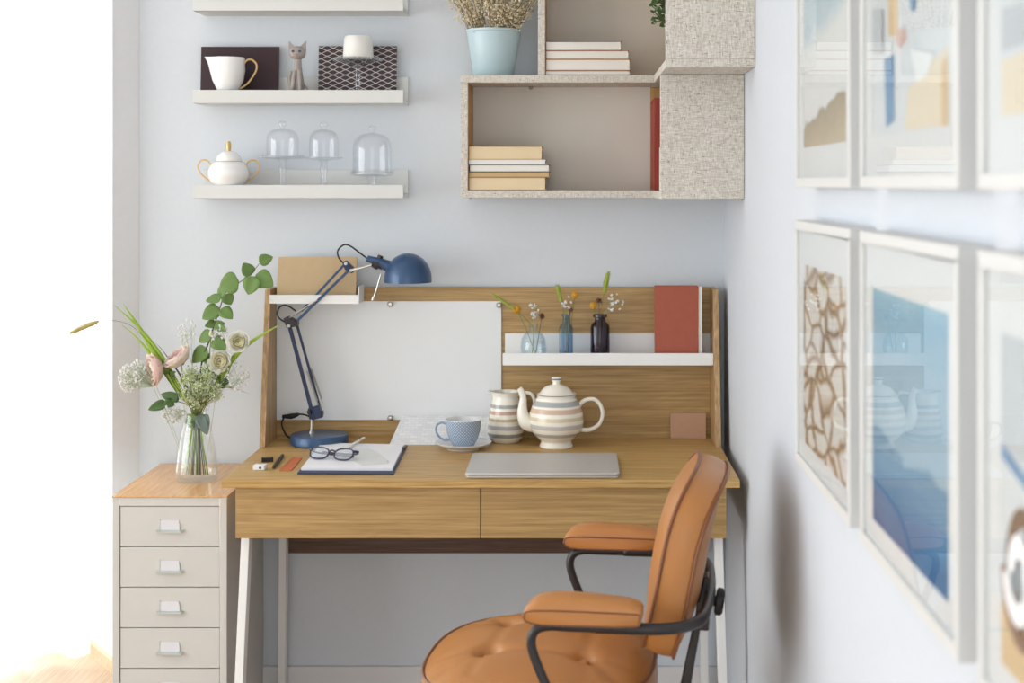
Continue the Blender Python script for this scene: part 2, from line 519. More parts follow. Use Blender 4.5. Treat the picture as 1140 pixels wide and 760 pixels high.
# ------------------------------------------------------------------ mesh building
class MB:
    def __init__(s):
        s.bm = bmesh.new()
        s.mi = 0

    def _m(s, faces):
        for f in faces:
            f.material_index = s.mi

    def box(s, x0, x1, y0, y1, z0, z1):
        v = [s.bm.verts.new((x, y, z)) for x in (x0, x1) for y in (y0, y1) for z in (z0, z1)]
        q = [(0, 1, 3, 2), (4, 6, 7, 5), (0, 4, 5, 1), (2, 3, 7, 6), (0, 2, 6, 4), (1, 5, 7, 3)]
        s._m([s.bm.faces.new([v[i] for i in f]) for f in q])
        return s

    def hexa(s, b, t):
        """bottom 4 points and top 4 points, each counter-clockwise from above"""
        v = [s.bm.verts.new(p) for p in list(b) + list(t)]
        q = [(3, 2, 1, 0), (4, 5, 6, 7)] + [(i, (i + 1) % 4, 4 + (i + 1) % 4, 4 + i) for i in range(4)]
        s._m([s.bm.faces.new([v[i] for i in f]) for f in q])
        return s

    def prism(s, pts, vec):
        vec = Vector(vec)
        a = [s.bm.verts.new(p) for p in pts]
        b = [s.bm.verts.new(Vector(p) + vec) for p in pts]
        n = len(a)
        fs = [s.bm.faces.new(list(reversed(a))), s.bm.faces.new(b)]
        for i in range(n):
            fs.append(s.bm.faces.new((a[i], a[(i + 1) % n], b[(i + 1) % n], b[i])))
        s._m(fs)
        return s

    def lathe(s, prof, c=(0, 0, 0), seg=32, cap=True, axis=None):
        """prof: [(r, z)] from bottom to top"""
        c = Vector(c)
        rot = Matrix.Identity(3) if axis is None else Vector((0, 0, 1)).rotation_difference(Vector(axis).normalized()).to_matrix()
        rings = []
        for r, z in prof:
            if r < 1e-6:
                rings.append([s.bm.verts.new(c + rot @ Vector((0, 0, z)))])
            else:
                rings.append([s.bm.verts.new(c + rot @ Vector((r * math.cos(2 * PI * i / seg), r * math.sin(2 * PI * i / seg), z))) for i in range(seg)])
        fs = []
        for a, b in zip(rings, rings[1:]):
            for i in range(seg):
                j = (i + 1) % seg
                if len(a) == 1 and len(b) == 1:
                    continue
                if len(a) == 1:
                    fs.append(s.bm.faces.new((a[0], b[j], b[i])))
                elif len(b) == 1:
                    fs.append(s.bm.faces.new((a[i], a[j], b[0])))
                else:
                    fs.append(s.bm.faces.new((a[i], a[j], b[j], b[i])))
        if cap:
            if len(rings[0]) > 1:
                fs.append(s.bm.faces.new(list(reversed(rings[0]))))
            if len(rings[-1]) > 1:
                fs.append(s.bm.faces.new(rings[-1]))
        s._m(fs)
        return s

    def cyl(s, p0, p1, r0, r1=None, seg=16):
        p0, p1 = Vector(p0), Vector(p1)
        d = p1 - p0
        return s.lathe([(r0, 0), (r0 if r1 is None else r1, d.length)], p0, seg, True, d)

    def tube(s, pts, r, seg=8, smooth=0, flat=None):
        """a tube along pts; r a number or a list; smooth = Catmull-Rom subdivisions; flat=(axis, factor)"""
        pts = [Vector(p) for p in pts]
        rs = list(r) if isinstance(r, (list, tuple)) else [r] * len(pts)
        if smooth:
            P, Q = [], []
            n = len(pts)
            for i in range(n - 1):
                p0, p1, p2, p3 = pts[max(i - 1, 0)], pts[i], pts[i + 1], pts[min(i + 2, n - 1)]
                for k in range(smooth):
                    u = k / smooth
                    P.append(0.5 * ((2 * p1) + (p2 - p0) * u + (2 * p0 - 5 * p1 + 4 * p2 - p3) * u * u + (3 * p1 - p0 - 3 * p2 + p3) * u ** 3))
                    Q.append(rs[i] * (1 - u) + rs[i + 1] * u)
            P.append(pts[-1]); Q.append(rs[-1])
            pts, rs = P, Q
        up = None
        rings = []
        for i, p in enumerate(pts):
            d = (pts[min(i + 1, len(pts) - 1)] - pts[max(i - 1, 0)])
            if d.length < 1e-9:
                d = Vector((0, 0, 1))
            d.normalize()
            if up is None:
                up = Vector((0, 0, 1)) if abs(d.z) < 0.9 else Vector((0, 1, 0))
            u = (up - d * up.dot(d))
            if u.length < 1e-6:
                u = d.orthogonal()
            u.normalize()
            up = u
            w = d.cross(u)
            ring = []
            for k in range(seg):
                o = (u * math.cos(2 * PI * k / seg) + w * math.sin(2 * PI * k / seg)) * rs[i]
                if flat:
                    ax = Vector(flat[0]).normalized()
                    o = o - ax * o.dot(ax) * (1 - flat[1])
                ring.append(s.bm.verts.new(p + o))
            rings.append(ring)
        fs = []
        for a, b in zip(rings, rings[1:]):
            for k in range(seg):
                fs.append(s.bm.faces.new((a[k], a[(k + 1) % seg], b[(k + 1) % seg], b[k])))
        fs.append(s.bm.faces.new(list(reversed(rings[0]))))
        fs.append(s.bm.faces.new(rings[-1]))
        s._m(fs)
        return s

    def loop_tube(s, pts, r, seg=8):
        """closed tube"""
        pts = [Vector(p) for p in pts]
        n = len(pts)
        rings = []
        cen = sum(pts, Vector()) / n
        for i, p in enumerate(pts):
            d = (pts[(i + 1) % n] - pts[i - 1]).normalized()
            u = (p - cen)
            u = (u - d * u.dot(d)).normalized()
            w = d.cross(u)
            rings.append([s.bm.verts.new(p + (u * math.cos(2 * PI * k / seg) + w * math.sin(2 * PI * k / seg)) * r) for k in range(seg)])
        fs = []
        for i in range(n):
            a, b = rings[i], rings[(i + 1) % n]
            for k in range(seg):
                fs.append(s.bm.faces.new((a[k], a[(k + 1) % seg], b[(k + 1) % seg], b[k])))
        s._m(fs)
        return s

    def ball(s, c, r, seg=8, rings=5, sc_=(1, 1, 1)):
        c = Vector(c)
        prof = [(math.sin(PI * i / rings) * r, -math.cos(PI * i / rings) * r) for i in range(rings + 1)]
        n0 = len(s.bm.verts)
        s.lathe([(max(a, 0) if 0 < i < rings else 0, b) for i, (a, b) in enumerate(prof)], (0, 0, 0), seg, False)
        s.bm.verts.ensure_lookup_table()
        for v in s.bm.verts[n0:]:
            v.co = Vector((v.co.x * sc_[0], v.co.y * sc_[1], v.co.z * sc_[2])) + c
        return s

    def octa(s, c, r):
        c = Vector(c)
        v = [s.bm.verts.new(c + Vector(o) * r) for o in ((1, 0, 0), (0, 1, 0), (-1, 0, 0), (0, -1, 0), (0, 0, 1), (0, 0, -1))]
        fs = []
        for i in range(4):
            fs.append(s.bm.faces.new((v[i], v[(i + 1) % 4], v[4])))
            fs.append(s.bm.faces.new((v[(i + 1) % 4], v[i], v[5])))
        s._m(fs)
        return s

    def grid(s, fn, nu, nv, closed_u=False):
        """surface fn(u, v), u,v in 0..1"""
        V = [[s.bm.verts.new(fn(i / nu, j / nv)) for j in range(nv + 1)] for i in range(nu + (0 if closed_u else 1))]
        fs = []
        n = len(V)
        for i in range(nu):
            a, b = V[i], V[(i + 1) % n]
            for j in range(nv):
                fs.append(s.bm.faces.new((a[j], b[j], b[j + 1], a[j + 1])))
        s._m(fs)
        return s

    def leaf(s, base, tip, normal, width, shape='oval', fold=0.25, curl=0.15, n=8):
        base, tip = Vector(base), Vector(tip)
        d = tip - base
        ln = d.length
        d.normalize()
        nm = Vector(normal)
        nm = (nm - d * nm.dot(d)).normalized()
        sd = d.cross(nm)

        def wd(u):
            if shape == 'oval':
                return math.sin(PI * min(1, u ** 0.75)) ** 0.8
            if shape == 'heart':
                return math.sqrt(max(0, 1 - ((0.32 - u) / 0.32) ** 2)) if u < 0.32 else max(0, math.cos((u - 0.32) / 0.68 * PI / 2)) ** 0.8
            return (1 - u) ** 0.6 * min(1, 0.35 + u * 3)   # blade

        def fn(u, v):
            k = (v - 0.5) * 2
            w = max(wd(u), 0.0) * width / 2
            return base + d * (u * ln) + sd * (k * w) + nm * (abs(k) * w * fold - curl * ln * (u - 0.3) ** 2)
        return s.grid(fn, n, 4)


def obj(name, mb, mats, parent=None, loc=None, smooth=35, bevel=0.0, bseg=2, sub=0, solid=0.0, rot=None):
    bm = mb.bm
    bmesh.ops.remove_doubles(bm, verts=bm.verts, dist=1e-6)
    bmesh.ops.recalc_face_normals(bm, faces=bm.faces)
    me = bpy.data.meshes.new(name)
    bm.to_mesh(me)
    bm.free()
    if not isinstance(mats, (list, tuple)):
        mats = [mats]
    for m in mats:
        me.materials.append(M[m] if isinstance(m, str) else m)
    if smooth:
        me.shade_smooth()
        if smooth < 180:
            me.set_sharp_from_angle(angle=R(smooth))
    o = bpy.data.objects.new(name, me)
    COL.objects.link(o)
    if parent:
        o.parent = parent
    if loc is not None:
        o.location = loc
    if rot is not None:
        o.rotation_euler = rot
    if solid:
        md = o.modifiers.new('s', 'SOLIDIFY'); md.thickness = solid; md.offset = 0
    if bevel:
        md = o.modifiers.new('b', 'BEVEL'); md.width = bevel; md.segments = bseg; md.limit_method = 'ANGLE'; md.angle_limit = R(40)
        md.harden_normals = True
    if sub:
        md = o.modifiers.new('u', 'SUBSURF'); md.levels = sub; md.render_levels = sub
    return o


def tag(o, label, cat, group=None, kind=None):
    o['label'] = label
    o['category'] = cat
    if group:
        o['group'] = group
    if kind:
        o['kind'] = kind
    return o


def thing(name, label, cat, loc=(0, 0, 0), rz=0.0, group=None):
    o = bpy.data.objects.new(name, None)
    COL.objects.link(o)
    o.location = loc
    o.rotation_euler = (0, 0, rz)
    o.empty_display_size = 0.05
    return tag(o, label, cat, group)


def struct(name, mb, mat, **k):
    o = obj(name, mb, mat, **k)
    o['kind'] = 'structure'
    return o


def copy_thing(o, label, loc=None, rz=None, parent=None):
    c = o.copy()
    COL.objects.link(c)
    if parent is None:
        c['label'] = label
        if loc is not None:
            c.location = loc
        if rz is not None:
            c.rotation_euler = (0, 0, rz)
    else:
        c.parent = parent
    for ch in [x for x in COL.objects if x.parent == o]:
        copy_thing(ch, None, parent=c)
    return c


def part_label(o, s):
    o['label'] = s
    return o
WORLD, P_LEFT, P_BAY, EXPO = 2.45, 100.0, 115.0, 0.0

# ================================================================== THE ROOM
YB = 3.95            # back wall
XR = 0.405           # right wall
XL = -1.183          # left stub wall
H = 2.62
struct('floor', MB().box(-4.4, 1.2, -1.6, 5.3, -0.05, 0), 'floor', smooth=0)
struct('ceiling', MB().box(-4.4, 1.2, -1.6, 5.3, H, H + 0.05), 'ceil', smooth=0)
struct('light_block_front', MB().box(-4.25, -0.9, -1.7, -1.6, 0, H), 'wall', smooth=0)  # unseen wall added behind the camera to hold daylight off the left
struct('wall_back', MB().box(XL + 0.0005, XR + 0.1, YB, YB + 0.11, 0, H), 'wall', smooth=0)
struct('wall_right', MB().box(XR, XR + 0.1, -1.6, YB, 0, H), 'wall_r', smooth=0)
# the stub wall beside the cabinet, running on into the angled wall of the bay
A = (XL, 3.72); B = (XL, YB + 0.11); Cc = (-1.84, 4.98); D = (-1.90, 4.92); E = (-1.225, 3.97); G = (-1.20, 3.72)
o = MB()
pts = [A, B, (-1.20, 4.06), (-1.235, 4.13), E, G]
struct('wall_left', MB().prism([(x, y, 0) for x, y in [(-1.235, 3.885), (XL, YB), (XL, 4.06), (-1.245, 4.06)]], (0, 0, H)), 'white_wall', smooth=0)  # lighter colour than the back wall stands in for light on the stub
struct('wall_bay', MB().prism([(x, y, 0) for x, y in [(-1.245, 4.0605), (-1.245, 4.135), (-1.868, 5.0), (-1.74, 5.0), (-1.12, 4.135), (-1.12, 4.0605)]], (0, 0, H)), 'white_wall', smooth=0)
dx, dy = -1.80 + 1.237, 4.90 - 4.06
ln = math.hypot(dx, dy)
nx, ny = -dy / ln * 1, dx / ln * 1          # towards the room side
sk = [(-1.25, 4.142), (-1.864, 4.994)]
struct('baseboard_bay', MB().prism([(sk[0][0], sk[0][1], 0), (sk[1][0], sk[1][1], 0), (sk[1][0] - 0.012, sk[1][1] - 0.009, 0), (sk[0][0] - 0.012, sk[0][1] - 0.009, 0)], (0, 0, 0.038)), 'skirt_wood', smooth=0)
struct('baseboard_back', MB().box(XL, XR, YB - 0.012, YB, 0, 0.13), 'skirt', smooth=0, bevel=0.003)
struct('baseboard_right', MB().box(XR - 0.012, XR, -1.6, YB - 0.012, 0, 0.10), 'skirt', smooth=0, bevel=0.003)


def window(name, p0, p1, z0, z1, th=0.05, n=3):
    """a framed glazed window between two floor points"""
    p0, p1 = Vector((*p0, 0)), Vector((*p1, 0))
    d = (p1 - p0); L_ = d.length; d.normalize()
    root = bpy.data.objects.new(name, None); COL.objects.link(root); root['kind'] = 'structure'
    root.location = p0; root.rotation_euler = (0, 0, math.atan2(d.y, d.x))
    f = MB()
    f.box(0, L_, -th / 2, th / 2, z0, z0 + 0.06).box(0, L_, -th / 2, th / 2, z1 - 0.06, z1)
    for k in range(n + 1):
        x = (L_ - 0.06) * k / n
        f.box(x, x + 0.06, -th / 2, th / 2, z0 + 0.06, z1 - 0.06)
    a = obj('window_frame', f, 'white', root, smooth=0)
    g = obj('window_pane', MB().box(0.03, L_ - 0.03, -0.004, 0.004, z0 + 0.03, z1 - 0.03), 'window_glass', root, smooth=0)
    return root


window('window_1', (-3.2, 5.02), (-1.86, 5.02), 0.12, 2.4, n=2)
struct('wall_bay_sill', MB().box(-4.15, -1.79, 5.0, 5.06, 0, 0.12).box(-4.15, -1.79, 5.0, 5.06, 2.4, H).box(-4.15, -3.2, 5.0, 5.06, 0.12, 2.4), 'white_wall', smooth=0)
window('window_2', (-4.2, -0.9), (-4.2, 3.1), 0.12, 2.45, n=4)
struct('wall_far_left', MB().box(-4.25, -4.15, -1.6, 5.06, 0, 0.12).box(-4.25, -4.15, -1.6, 5.06, 2.45, H).box(-4.25, -4.15, 3.1, 5.06, 0.12, 2.45).box(-4.25, -4.15, -1.6, -0.9, 0.12, 2.45), 'white_wall', smooth=0)

# sheer curtain in the bay
random.seed(3)


def cur(u, v):
    x = -3.05 + u * 1.60
    a = 0.028 * math.sin(u * 95 + 1.2 * math.sin(u * 9)) + 0.012 * math.sin(u * 41)
    z = 0.028 + v * 2.42
    y = 4.32 + a * (1 - 0.3 * v) + 0.02 * math.sin(v * 3 + u * 8)
    return Vector((x + 0.012 * math.sin(u * 60 + v * 2), y, z))


t = thing('sheer_curtain', 'white sheer floor-length curtain glowing in the bright bay at the far left', 'curtain', (0, 0, 0))
obj('curtain_cloth', MB().grid(cur, 240, 12), 'sheer', t, smooth=180)
part_label(obj('hem', MB().grid(lambda u, v: cur(u, 0.0) + Vector((0, -0.002, v * 0.045)), 240, 1), 'sheer', t, smooth=180), 'doubled bottom hem')
obj('curtain_rod', MB().cyl((-3.1, 4.32, 2.47), (-1.42, 4.32, 2.47), 0.012), 'white', t)
obj('rod_bracket', MB().box(-1.50, -1.47, 4.305, 4.335, 2.47, 2.62), 'white', t, smooth=0)
obj('rod_bracket', MB().box(-3.03, -3.0, 4.305, 4.335, 2.47, 2.62), 'white', t, smooth=0)

# ================================================================== DESK
DZ = 0.75
t = thing('desk', 'oak veneer writing desk with two drawers, a raised back panel and white splayed legs', 'desk', (-0.219, 3.65, 0))
O = Vector((-0.219, 3.65, 0))


def L_(x0, x1, y0, y1, z0, z1):
    return (x0 - O.x, x1 - O.x, y0 - O.y, y1 - O.y, z0, z1)


obj('desktop', MB().box(*L_(-0.819, 0.382, 3.368, 3.93, DZ - 0.018, DZ)), 'oak_top', t, smooth=0, bevel=0.0012)
obj('back_panel', MB().box(*L_(-0.806, 0.366, 3.93, 3.944, 0.70, 1.157)), 'oak', t, smooth=0, bevel=0.001)
for sx in (0, 1):
    xa, xb = ((-0.821, -0.806) if sx == 0 else (0.366, 0.381))
    m = MB().prism([(xa - O.x, 3.785 - O.y, DZ), (xa - O.x, 3.93 - O.y, DZ), (xa - O.x, 3.944 - O.y, DZ), (xa - O.x, 3.944 - O.y, 1.157), (xa - O.x, 3.855 - O.y, 1.157)], (xb - xa, 0, 0))
    obj('side_panel', m, 'oak_side', t, smooth=0, bevel=0.001)
# drawer box
m = MB().box(*L_(-0.79, -0.775, 3.41, 3.90, 0.615, 0.7315)).box(*L_(0.338, 0.353, 3.41, 3.90, 0.615, 0.7315)).box(*L_(-0.775, 0.338, 3.885, 3.90, 0.615, 0.7315)).box(*L_(-0.775, 0.338, 3.43, 3.885, 0.615, 0.622))
obj('drawer_case', m, 'oak_side', t, smooth=0)
for a, b in ((-0.79, -0.2205), (-0.2180, 0.353)):
    dr = obj('drawer', MB().box(*L_(a, b, 3.388, 3.406, 0.611, 0.7285)), 'oak', t, smooth=0, bevel=0.0012)
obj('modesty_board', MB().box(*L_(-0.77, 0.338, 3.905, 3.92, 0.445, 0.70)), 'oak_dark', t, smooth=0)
for xa, s_ in ((-0.788, -1), (0.351, 1)):
    for (yt, yb_) in ((3.425, 3.350), (3.865, 3.895)):
        x_in, w = xa, 0.0195
        xt0, xt1 = (xa + 0.003, xa + 0.003 + w) if s_ < 0 else (xa - w - 0.003, xa - 0.003)
        xb0, xb1 = xt0 + s_ * 0.012, xt1 + s_ * 0.012
        m = MB().hexa([(xb0 - O.x, yb_ - O.y, 0.0), (xb1 - O.x, yb_ - O.y, 0.0), (xb1 - O.x, yb_ + 0.035 - O.y, 0.0), (xb0 - O.x, yb_ + 0.035 - O.y, 0.0)],
                      [(xt0 - O.x, yt - 0.0 - O.y, 0.6145), (xt1 - O.x, yt - O.y, 0.6145), (xt1 - O.x, yt + 0.035 - O.y, 0.6145), (xt0 - O.x, yt + 0.035 - O.y, 0.6145)])
        obj('leg', m, 'white', t, smooth=0, bevel=0.0015)
# white ledges fixed to the back panel
sh = obj('ledge', MB().box(*L_(-0.806, -0.572, 3.838, 3.93, 1.120, 1.126)).box(*L_(-0.806, -0.572, 3.838, 3.846, 1.126, 1.143)).box(*L_(-0.572, -0.569, 3.838, 3.93, 1.120, 1.165)), 'white', t, smooth=0, bevel=0.001)
part_label(sh, 'short white ledge at upper left')
sh = obj('ledge', MB().box(*L_(-0.1885, 0.3655, 3.840, 3.93, 0.9575, 0.9655)).box(*L_(-0.1905, 0.3655, 3.835, 3.843, 0.9575, 0.9895)).box(*L_(-0.1885, 0.3655, 3.924, 3.93, 0.9655, 1.033)), 'white', t, smooth=0, bevel=0.0012)
part_label(sh, 'long white ledge at right')

# white board with its clips (rests against the panel)
t = thing('whiteboard', 'large blank white sheet pinned on the desk back behind the lamp', 'board', (-0.5, 3.929, 0.80))
obj('board', MB().box(-0.305, 0.3015, -0.0035, 0, -0.0005, 0.3195), 'board', t, smooth=0)
for i, (px, py) in enumerate(((434.5, 338.5), (434.5, 465.0), (555.5, 339.5))):
    p = W(px, py, 3.925)
    tag(obj('push_pin', MB().lathe([(0.005, 0), (0.0075, 0.002), (0.0075, 0.006), (0.005, 0.009), (0, 0.010)], (0, 0, 0), 16, True, (0, -1, 0)), 'chrome', loc=(p.x, 3.9252, p.z)),
        ('round clear pin at the top edge of the white sheet beside the lamp shade', 'round clear pin at the bottom edge of the white sheet above the patterned paper', 'round clear pin at the top right corner of the white sheet')[i], 'pin', 'pins holding the white sheet')

# ================================================================== FILING CABINET
CX, CY = -0.983, 3.735
t = thing('filing_cabinet', 'cream metal filing cabinet with a stack of drawers and a wooden top beside the desk', 'cabinet', (CX, CY, 0))
w2, d2, T0 = 0.139, 0.205, 0.6755
yf = -d2
b = MB()
b.box(-w2, -w2 + 0.017, yf, d2, 0.065, T0).box(w2 - 0.017, w2, yf, d2, 0.065, T0)
b.box(-w2 + 0.017, w2 - 0.017, d2 - 0.004, d2, 0.065, T0).box(-w2 + 0.017, w2 - 0.017, yf, d2 - 0.004, T0 - 0.021, T0)
b.box(-w2 + 0.017, w2 - 0.017, yf + 0.012, d2 - 0.004, 0.06, T0 - 0.022)
obj('body', b, 'cab', t, smooth=0, bevel=0.0015)
obj('top', MB().box(-w2 - 0.0015, w2 + 0.0015, yf - 0.003, d2 + 0.001, T0, T0 + 0.0035), 'cab_top', t, smooth=0, bevel=0.0008)
dh = 0.0985
proto = None
for k in range(6):
    z1 = T0 - 0.0225 - k * dh
    z0 = max(z1 - dh + 0.0018, 0.067)
    dr = obj('drawer', MB().box(-w2 + 0.0185, w2 - 0.0185, yf + 0.0025, yf + 0.0118, 0, z1 - z0), 'cab', t, smooth=0, bevel=0.0015, loc=(0, 0, z0))
    zc = 0.040
    h = MB().box(-0.034, 0.034, -0.0015, 0, zc - 0.006, zc - 0.003)
    h.prism([(-0.034, 0, zc + 0.001), (-0.030, -0.012, zc - 0.002), (0.030, -0.012, zc - 0.002), (0.034, 0, zc + 0.001)], (0, 0, -0.0035))
    h.box(-0.026, -0.0235, -0.003, 0, zc, zc + 0.026).box(0.0225, 0.025, -0.003, 0, zc, zc + 0.016)
    ho = obj('handle', h, 'pull', dr, smooth=0, loc=(0, yf + 0.0025, 0), bevel=0.0006)
    hc = obj('label_card', MB().box(-0.0235, 0.0225, -0.002, 0, zc, zc + 0.024), 'card_slip', dr, smooth=0, loc=(0, yf + 0.0025, 0))
for sx in (-1, 1):
    for sy in (-1, 1):
        obj('castor', MB().cyl((sx * 0.11, sy * 0.165 - 0.0, 0.028), (sx * 0.11 + 0.018 * sx, sy * 0.165, 0.028), 0.028, seg=20).cyl((sx * 0.115, sy * 0.165, 0.03), (sx * 0.115, sy * 0.165, 0.065), 0.006), 'black_matte', t)

# ================================================================== PICTURE LEDGES, LEFT
PLZ = (1.891, 1.648, 1.398)
pl_lab = ('topmost of the three white picture ledges, cut off by the top edge', 'middle white picture ledge holding the cat figure and creamer', 'lowest white picture ledge holding the sugar bowl and glass domes')
x0, x1 = (214.5 - VX) * 3.83 / F, (449 - VX) * 3.83 / F
xm = (x0 + x1) / 2
hw = (x1 - x0) / 2
first = obj('picture_ledge', MB().box(-hw, hw, -0.118, 0, 0, 0.011).box(-hw, hw, -0.120, -0.110, 0, 0.035).box(-hw, hw, -0.010, 0, 0.011, 0.077), 'ledge', smooth=0, bevel=0.0015, loc=(xm, YB, PLZ[0]))
tag(first, pl_lab[0], 'shelf', 'white picture ledges')
for z, lb in zip(PLZ[1:], pl_lab[1:]):
    c = first.copy(); COL.objects.link(c); c.location = (xm, YB, z); c['label'] = lb

S = 0.000725          # metres per crop pixel at Y = 3.88
YS = 3.875


def sx_(cx):
    return (200 + cx / 3.304 - VX) * YS / F


F2, F3 = PLZ[1] + 0.0112, PLZ[2] + 0.0112
# aubergine card
def lean_card(name, xl, xr, ytop, zf, mat, label, cat):
    X0, X1 = (200 + xl / 3.304 - VX) * 3.925 / F, (200 + xr / 3.304 - VX) * 3.925 / F
    zt = CZ - (ytop / 3.304 - VY) * 3.93 / F
    h = zt - zf
    an = math.asin(0.012 / h)
    o = obj(name, MB().box(-(X1 - X0) / 2, (X1 - X0) / 2, -0.0015, 0.0015, 0, h), mat, smooth=0, loc=((X0 + X1) / 2, 3.922, zf), rot=(-an, 0, 0))
    return tag(o, label, cat)


lean_card('card', 77, 364, 171, F2 + 0.0005, 'aubergine', 'plain dark aubergine card leaning on the middle ledge behind the creamer', 'card')
lean_card('patterned_card', 510, 798, 169, F2 + 0.0005, 'lattice', 'dark card with a white mesh pattern leaning on the middle ledge', 'card')

# creamer
t = thing('creamer', 'white porcelain creamer jug with a gold handle on the middle ledge', 'jug', (sx_(178), YS, F2))
hh = 0.1125
prof = [(0.024, 0), (0.025, 0.003), (0.019, 0.010), (0.028, 0.024), (0.041, 0.052), (0.0455, 0.078), (0.0445, 0.098), (0.0445, hh), (0.0425, hh), (0.042, 0.09), (0.04, 0.055), (0.02, 0.02), (0, 0.018)]
b = MB().lathe(prof, cap=False, seg=40)
b.bm.faces.new([v for v in b.bm.verts if abs(v.co.z) < 1e-7 and v.co.length > 0.01][:40])
for v in b.bm.verts:                       # pull the rim out into a spout
    if v.co.x < 0 and v.co.z > 0.06:
        k = ((v.co.z - 0.06) / (hh - 0.06)) ** 2 * max(0, -v.co.x / 0.045) ** 6
        v.co.x -= 0.020 * k; v.co.z += 0.003 * k; v.co.y *= 1 - 0.4 * k
obj('body', b, 'porcelain', t, smooth=60)
hp = [(0.042, 0, 0.094), (0.048, 0, 0.104), (0.060, 0, 0.108), (0.074, 0, 0.098), (0.076, 0, 0.082), (0.066, 0, 0.062), (0.050, 0, 0.042), (0.030, 0, 0.029)]
part_label(obj('handle', MB().tube(hp, 0.0027, 8, 5), 'gold', t, smooth=180), 'gilded curled handle')

# cat figurine
t = thing('cat_figurine', 'slender grey-brown carved cat figurine sitting on the middle ledge', 'figurine', (sx_(434), YS, F2))
b = MB()
b.lathe([(0.020, 0), (0.0215, 0.006), (0.0205, 0.025), (0.0165, 0.050), (0.0125, 0.075), (0.0105, 0.092), (0.0100, 0.108), (0.006, 0.114), (0, 0.116)], (0, 0, 0), 24)
for v in b.bm.verts:
    v.co.y *= 0.85
for sx in (-1, 1):
    b.tube([(sx * 0.006, -0.010, 0.078), (sx * 0.009, -0.0165, 0.045), (sx * 0.0105, -0.019, 0.012), (sx * 0.0115, -0.021, 0.004)], [0.0055, 0.006, 0.005, 0.006], 10, 4)
    b.tube([(sx * 0.016, -0.004, 0.004), (sx * 0.021, 0.0, 0.020), (sx * 0.014, 0.004, 0.038)], [0.008, 0.0095, 0.006], 10, 4)
b.ball((0, -0.003, 0.125), 0.0205, 20, 12, (1.10, 0.85, 0.90))
b.ball((0, -0.016, 0.117), 0.009, 12, 8, (1.1, 0.9, 0.7))
for sx in (-1, 1):
    b.prism([(sx * 0.0225, -0.006, 0.128), (sx * 0.004, -0.006, 0.138), (sx * 0.0225, -0.004, 0.157)], (0, 0.006, 0))
obj('body', b, 'cat', t, smooth=50)
obj('tail', MB().tube([(-0.012, 0.014, 0.006), (-0.020, 0.016, 0.030), (-0.022, 0.014, 0.060), (-0.020, 0.012, 0.078)], [0.004, 0.007, 0.0085, 0.003], 10, 4), 'cat', t, smooth=180)
for sx in (-1, 1):
    obj('eye', MB().ball((sx * 0.0088, -0.0195, 0.128), 0.0042, 12, 8, (1, 0.5, 0.75)), 'cat_eye', t)
obj('nose', MB().ball((0, -0.0245, 0.1195), 0.003, 10, 6), 'cat_nose', t)

# cake stand and candle
t = thing('cake_stand', 'small cut-glass cake stand with a stem on the middle ledge', 'cake stand', (sx_(655), YS, F2))
b = MB().lathe([(0.030, 0), (0.030, 0.003), (0.016, 0.007), (0.0065, 0.014), (0.0075, 0.022), (0.0055, 0.034), (0.0085, 0.044), (0.0060, 0.052), (0.0075, 0.066), (0.0065, 0.084), (0.012, 0.092), (0.040, 0.100), (0.0635, 0.108), (0.0620, 0.1105), (0.040, 0.105), (0, 0.1035)], seg=36)
obj('stand', b, 'glass', t, smooth=60)
b = MB()
for k in range(36):
    a = 2 * PI * k / 36
    b.ball((0.0615 * math.cos(a), 0.0615 * math.sin(a), 0.1075), 0.0052, 6, 4)
obj('beaded_rim', b, 'glass', t, smooth=180)
tag(obj('candle', MB().lathe([(0.0385, 0), (0.0405, 0.003), (0.039, 0.030), (0.0365, 0.053), (0.033, 0.058), (0, 0.0585)], seg=36), 'candle', loc=(sx_(657), YS, F2 + 0.1115), smooth=50),
    'stout plain white candle standing on the glass cake stand', 'candle')

# sugar bowl
t = thing('sugar_bowl', 'white porcelain sugar bowl with gilt knob and handles on the lowest ledge', 'bowl', (sx_(180), YS, F3))
b = MB().lathe([(0.026, 0), (0.027, 0.004), (0.024, 0.010), (0.040, 0.022), (0.052, 0.040), (0.0545, 0.056), (0.050, 0.072), (0.040, 0.084), (0.034, 0.0865)], seg=40)
obj('body', b, 'porcelain', t, smooth=60)
lid = obj('lid', MB().lathe([(0.0345, 0.0868), (0.0345, 0.089), (0.030, 0.100), (0.020, 0.110), (0.008, 0.1145), (0.0, 0.1148)], seg=36), 'porcelain', t, smooth=60)
obj('gilt_rim', MB().lathe([(0.0345, 0.0862), (0.0358, 0.0869), (0.0345, 0.0878)], seg=36, cap=False), 'gold', lid)
obj('knob', MB().lathe([(0.0055, 0.113), (0.0062, 0.120), (0.0072, 0.126), (0.0068, 0.134), (0.0045, 0.140), (0, 0.141)], seg=16), 'gold', lid)
for sx in (-1, 1):
    hp = [(sx * 0.048, 0, 0.074), (sx * 0.050, 0, 0.082), (sx * 0.060, 0, 0.090), (sx * 0.074, 0, 0.088), (sx * 0.082, 0, 0.072), (sx * 0.074, 0, 0.054), (sx * 0.058, 0, 0.040), (sx * 0.042, 0, 0.030)]
    obj('handle', MB().tube(hp, 0.0023, 8, 5), 'gold', t, smooth=180)


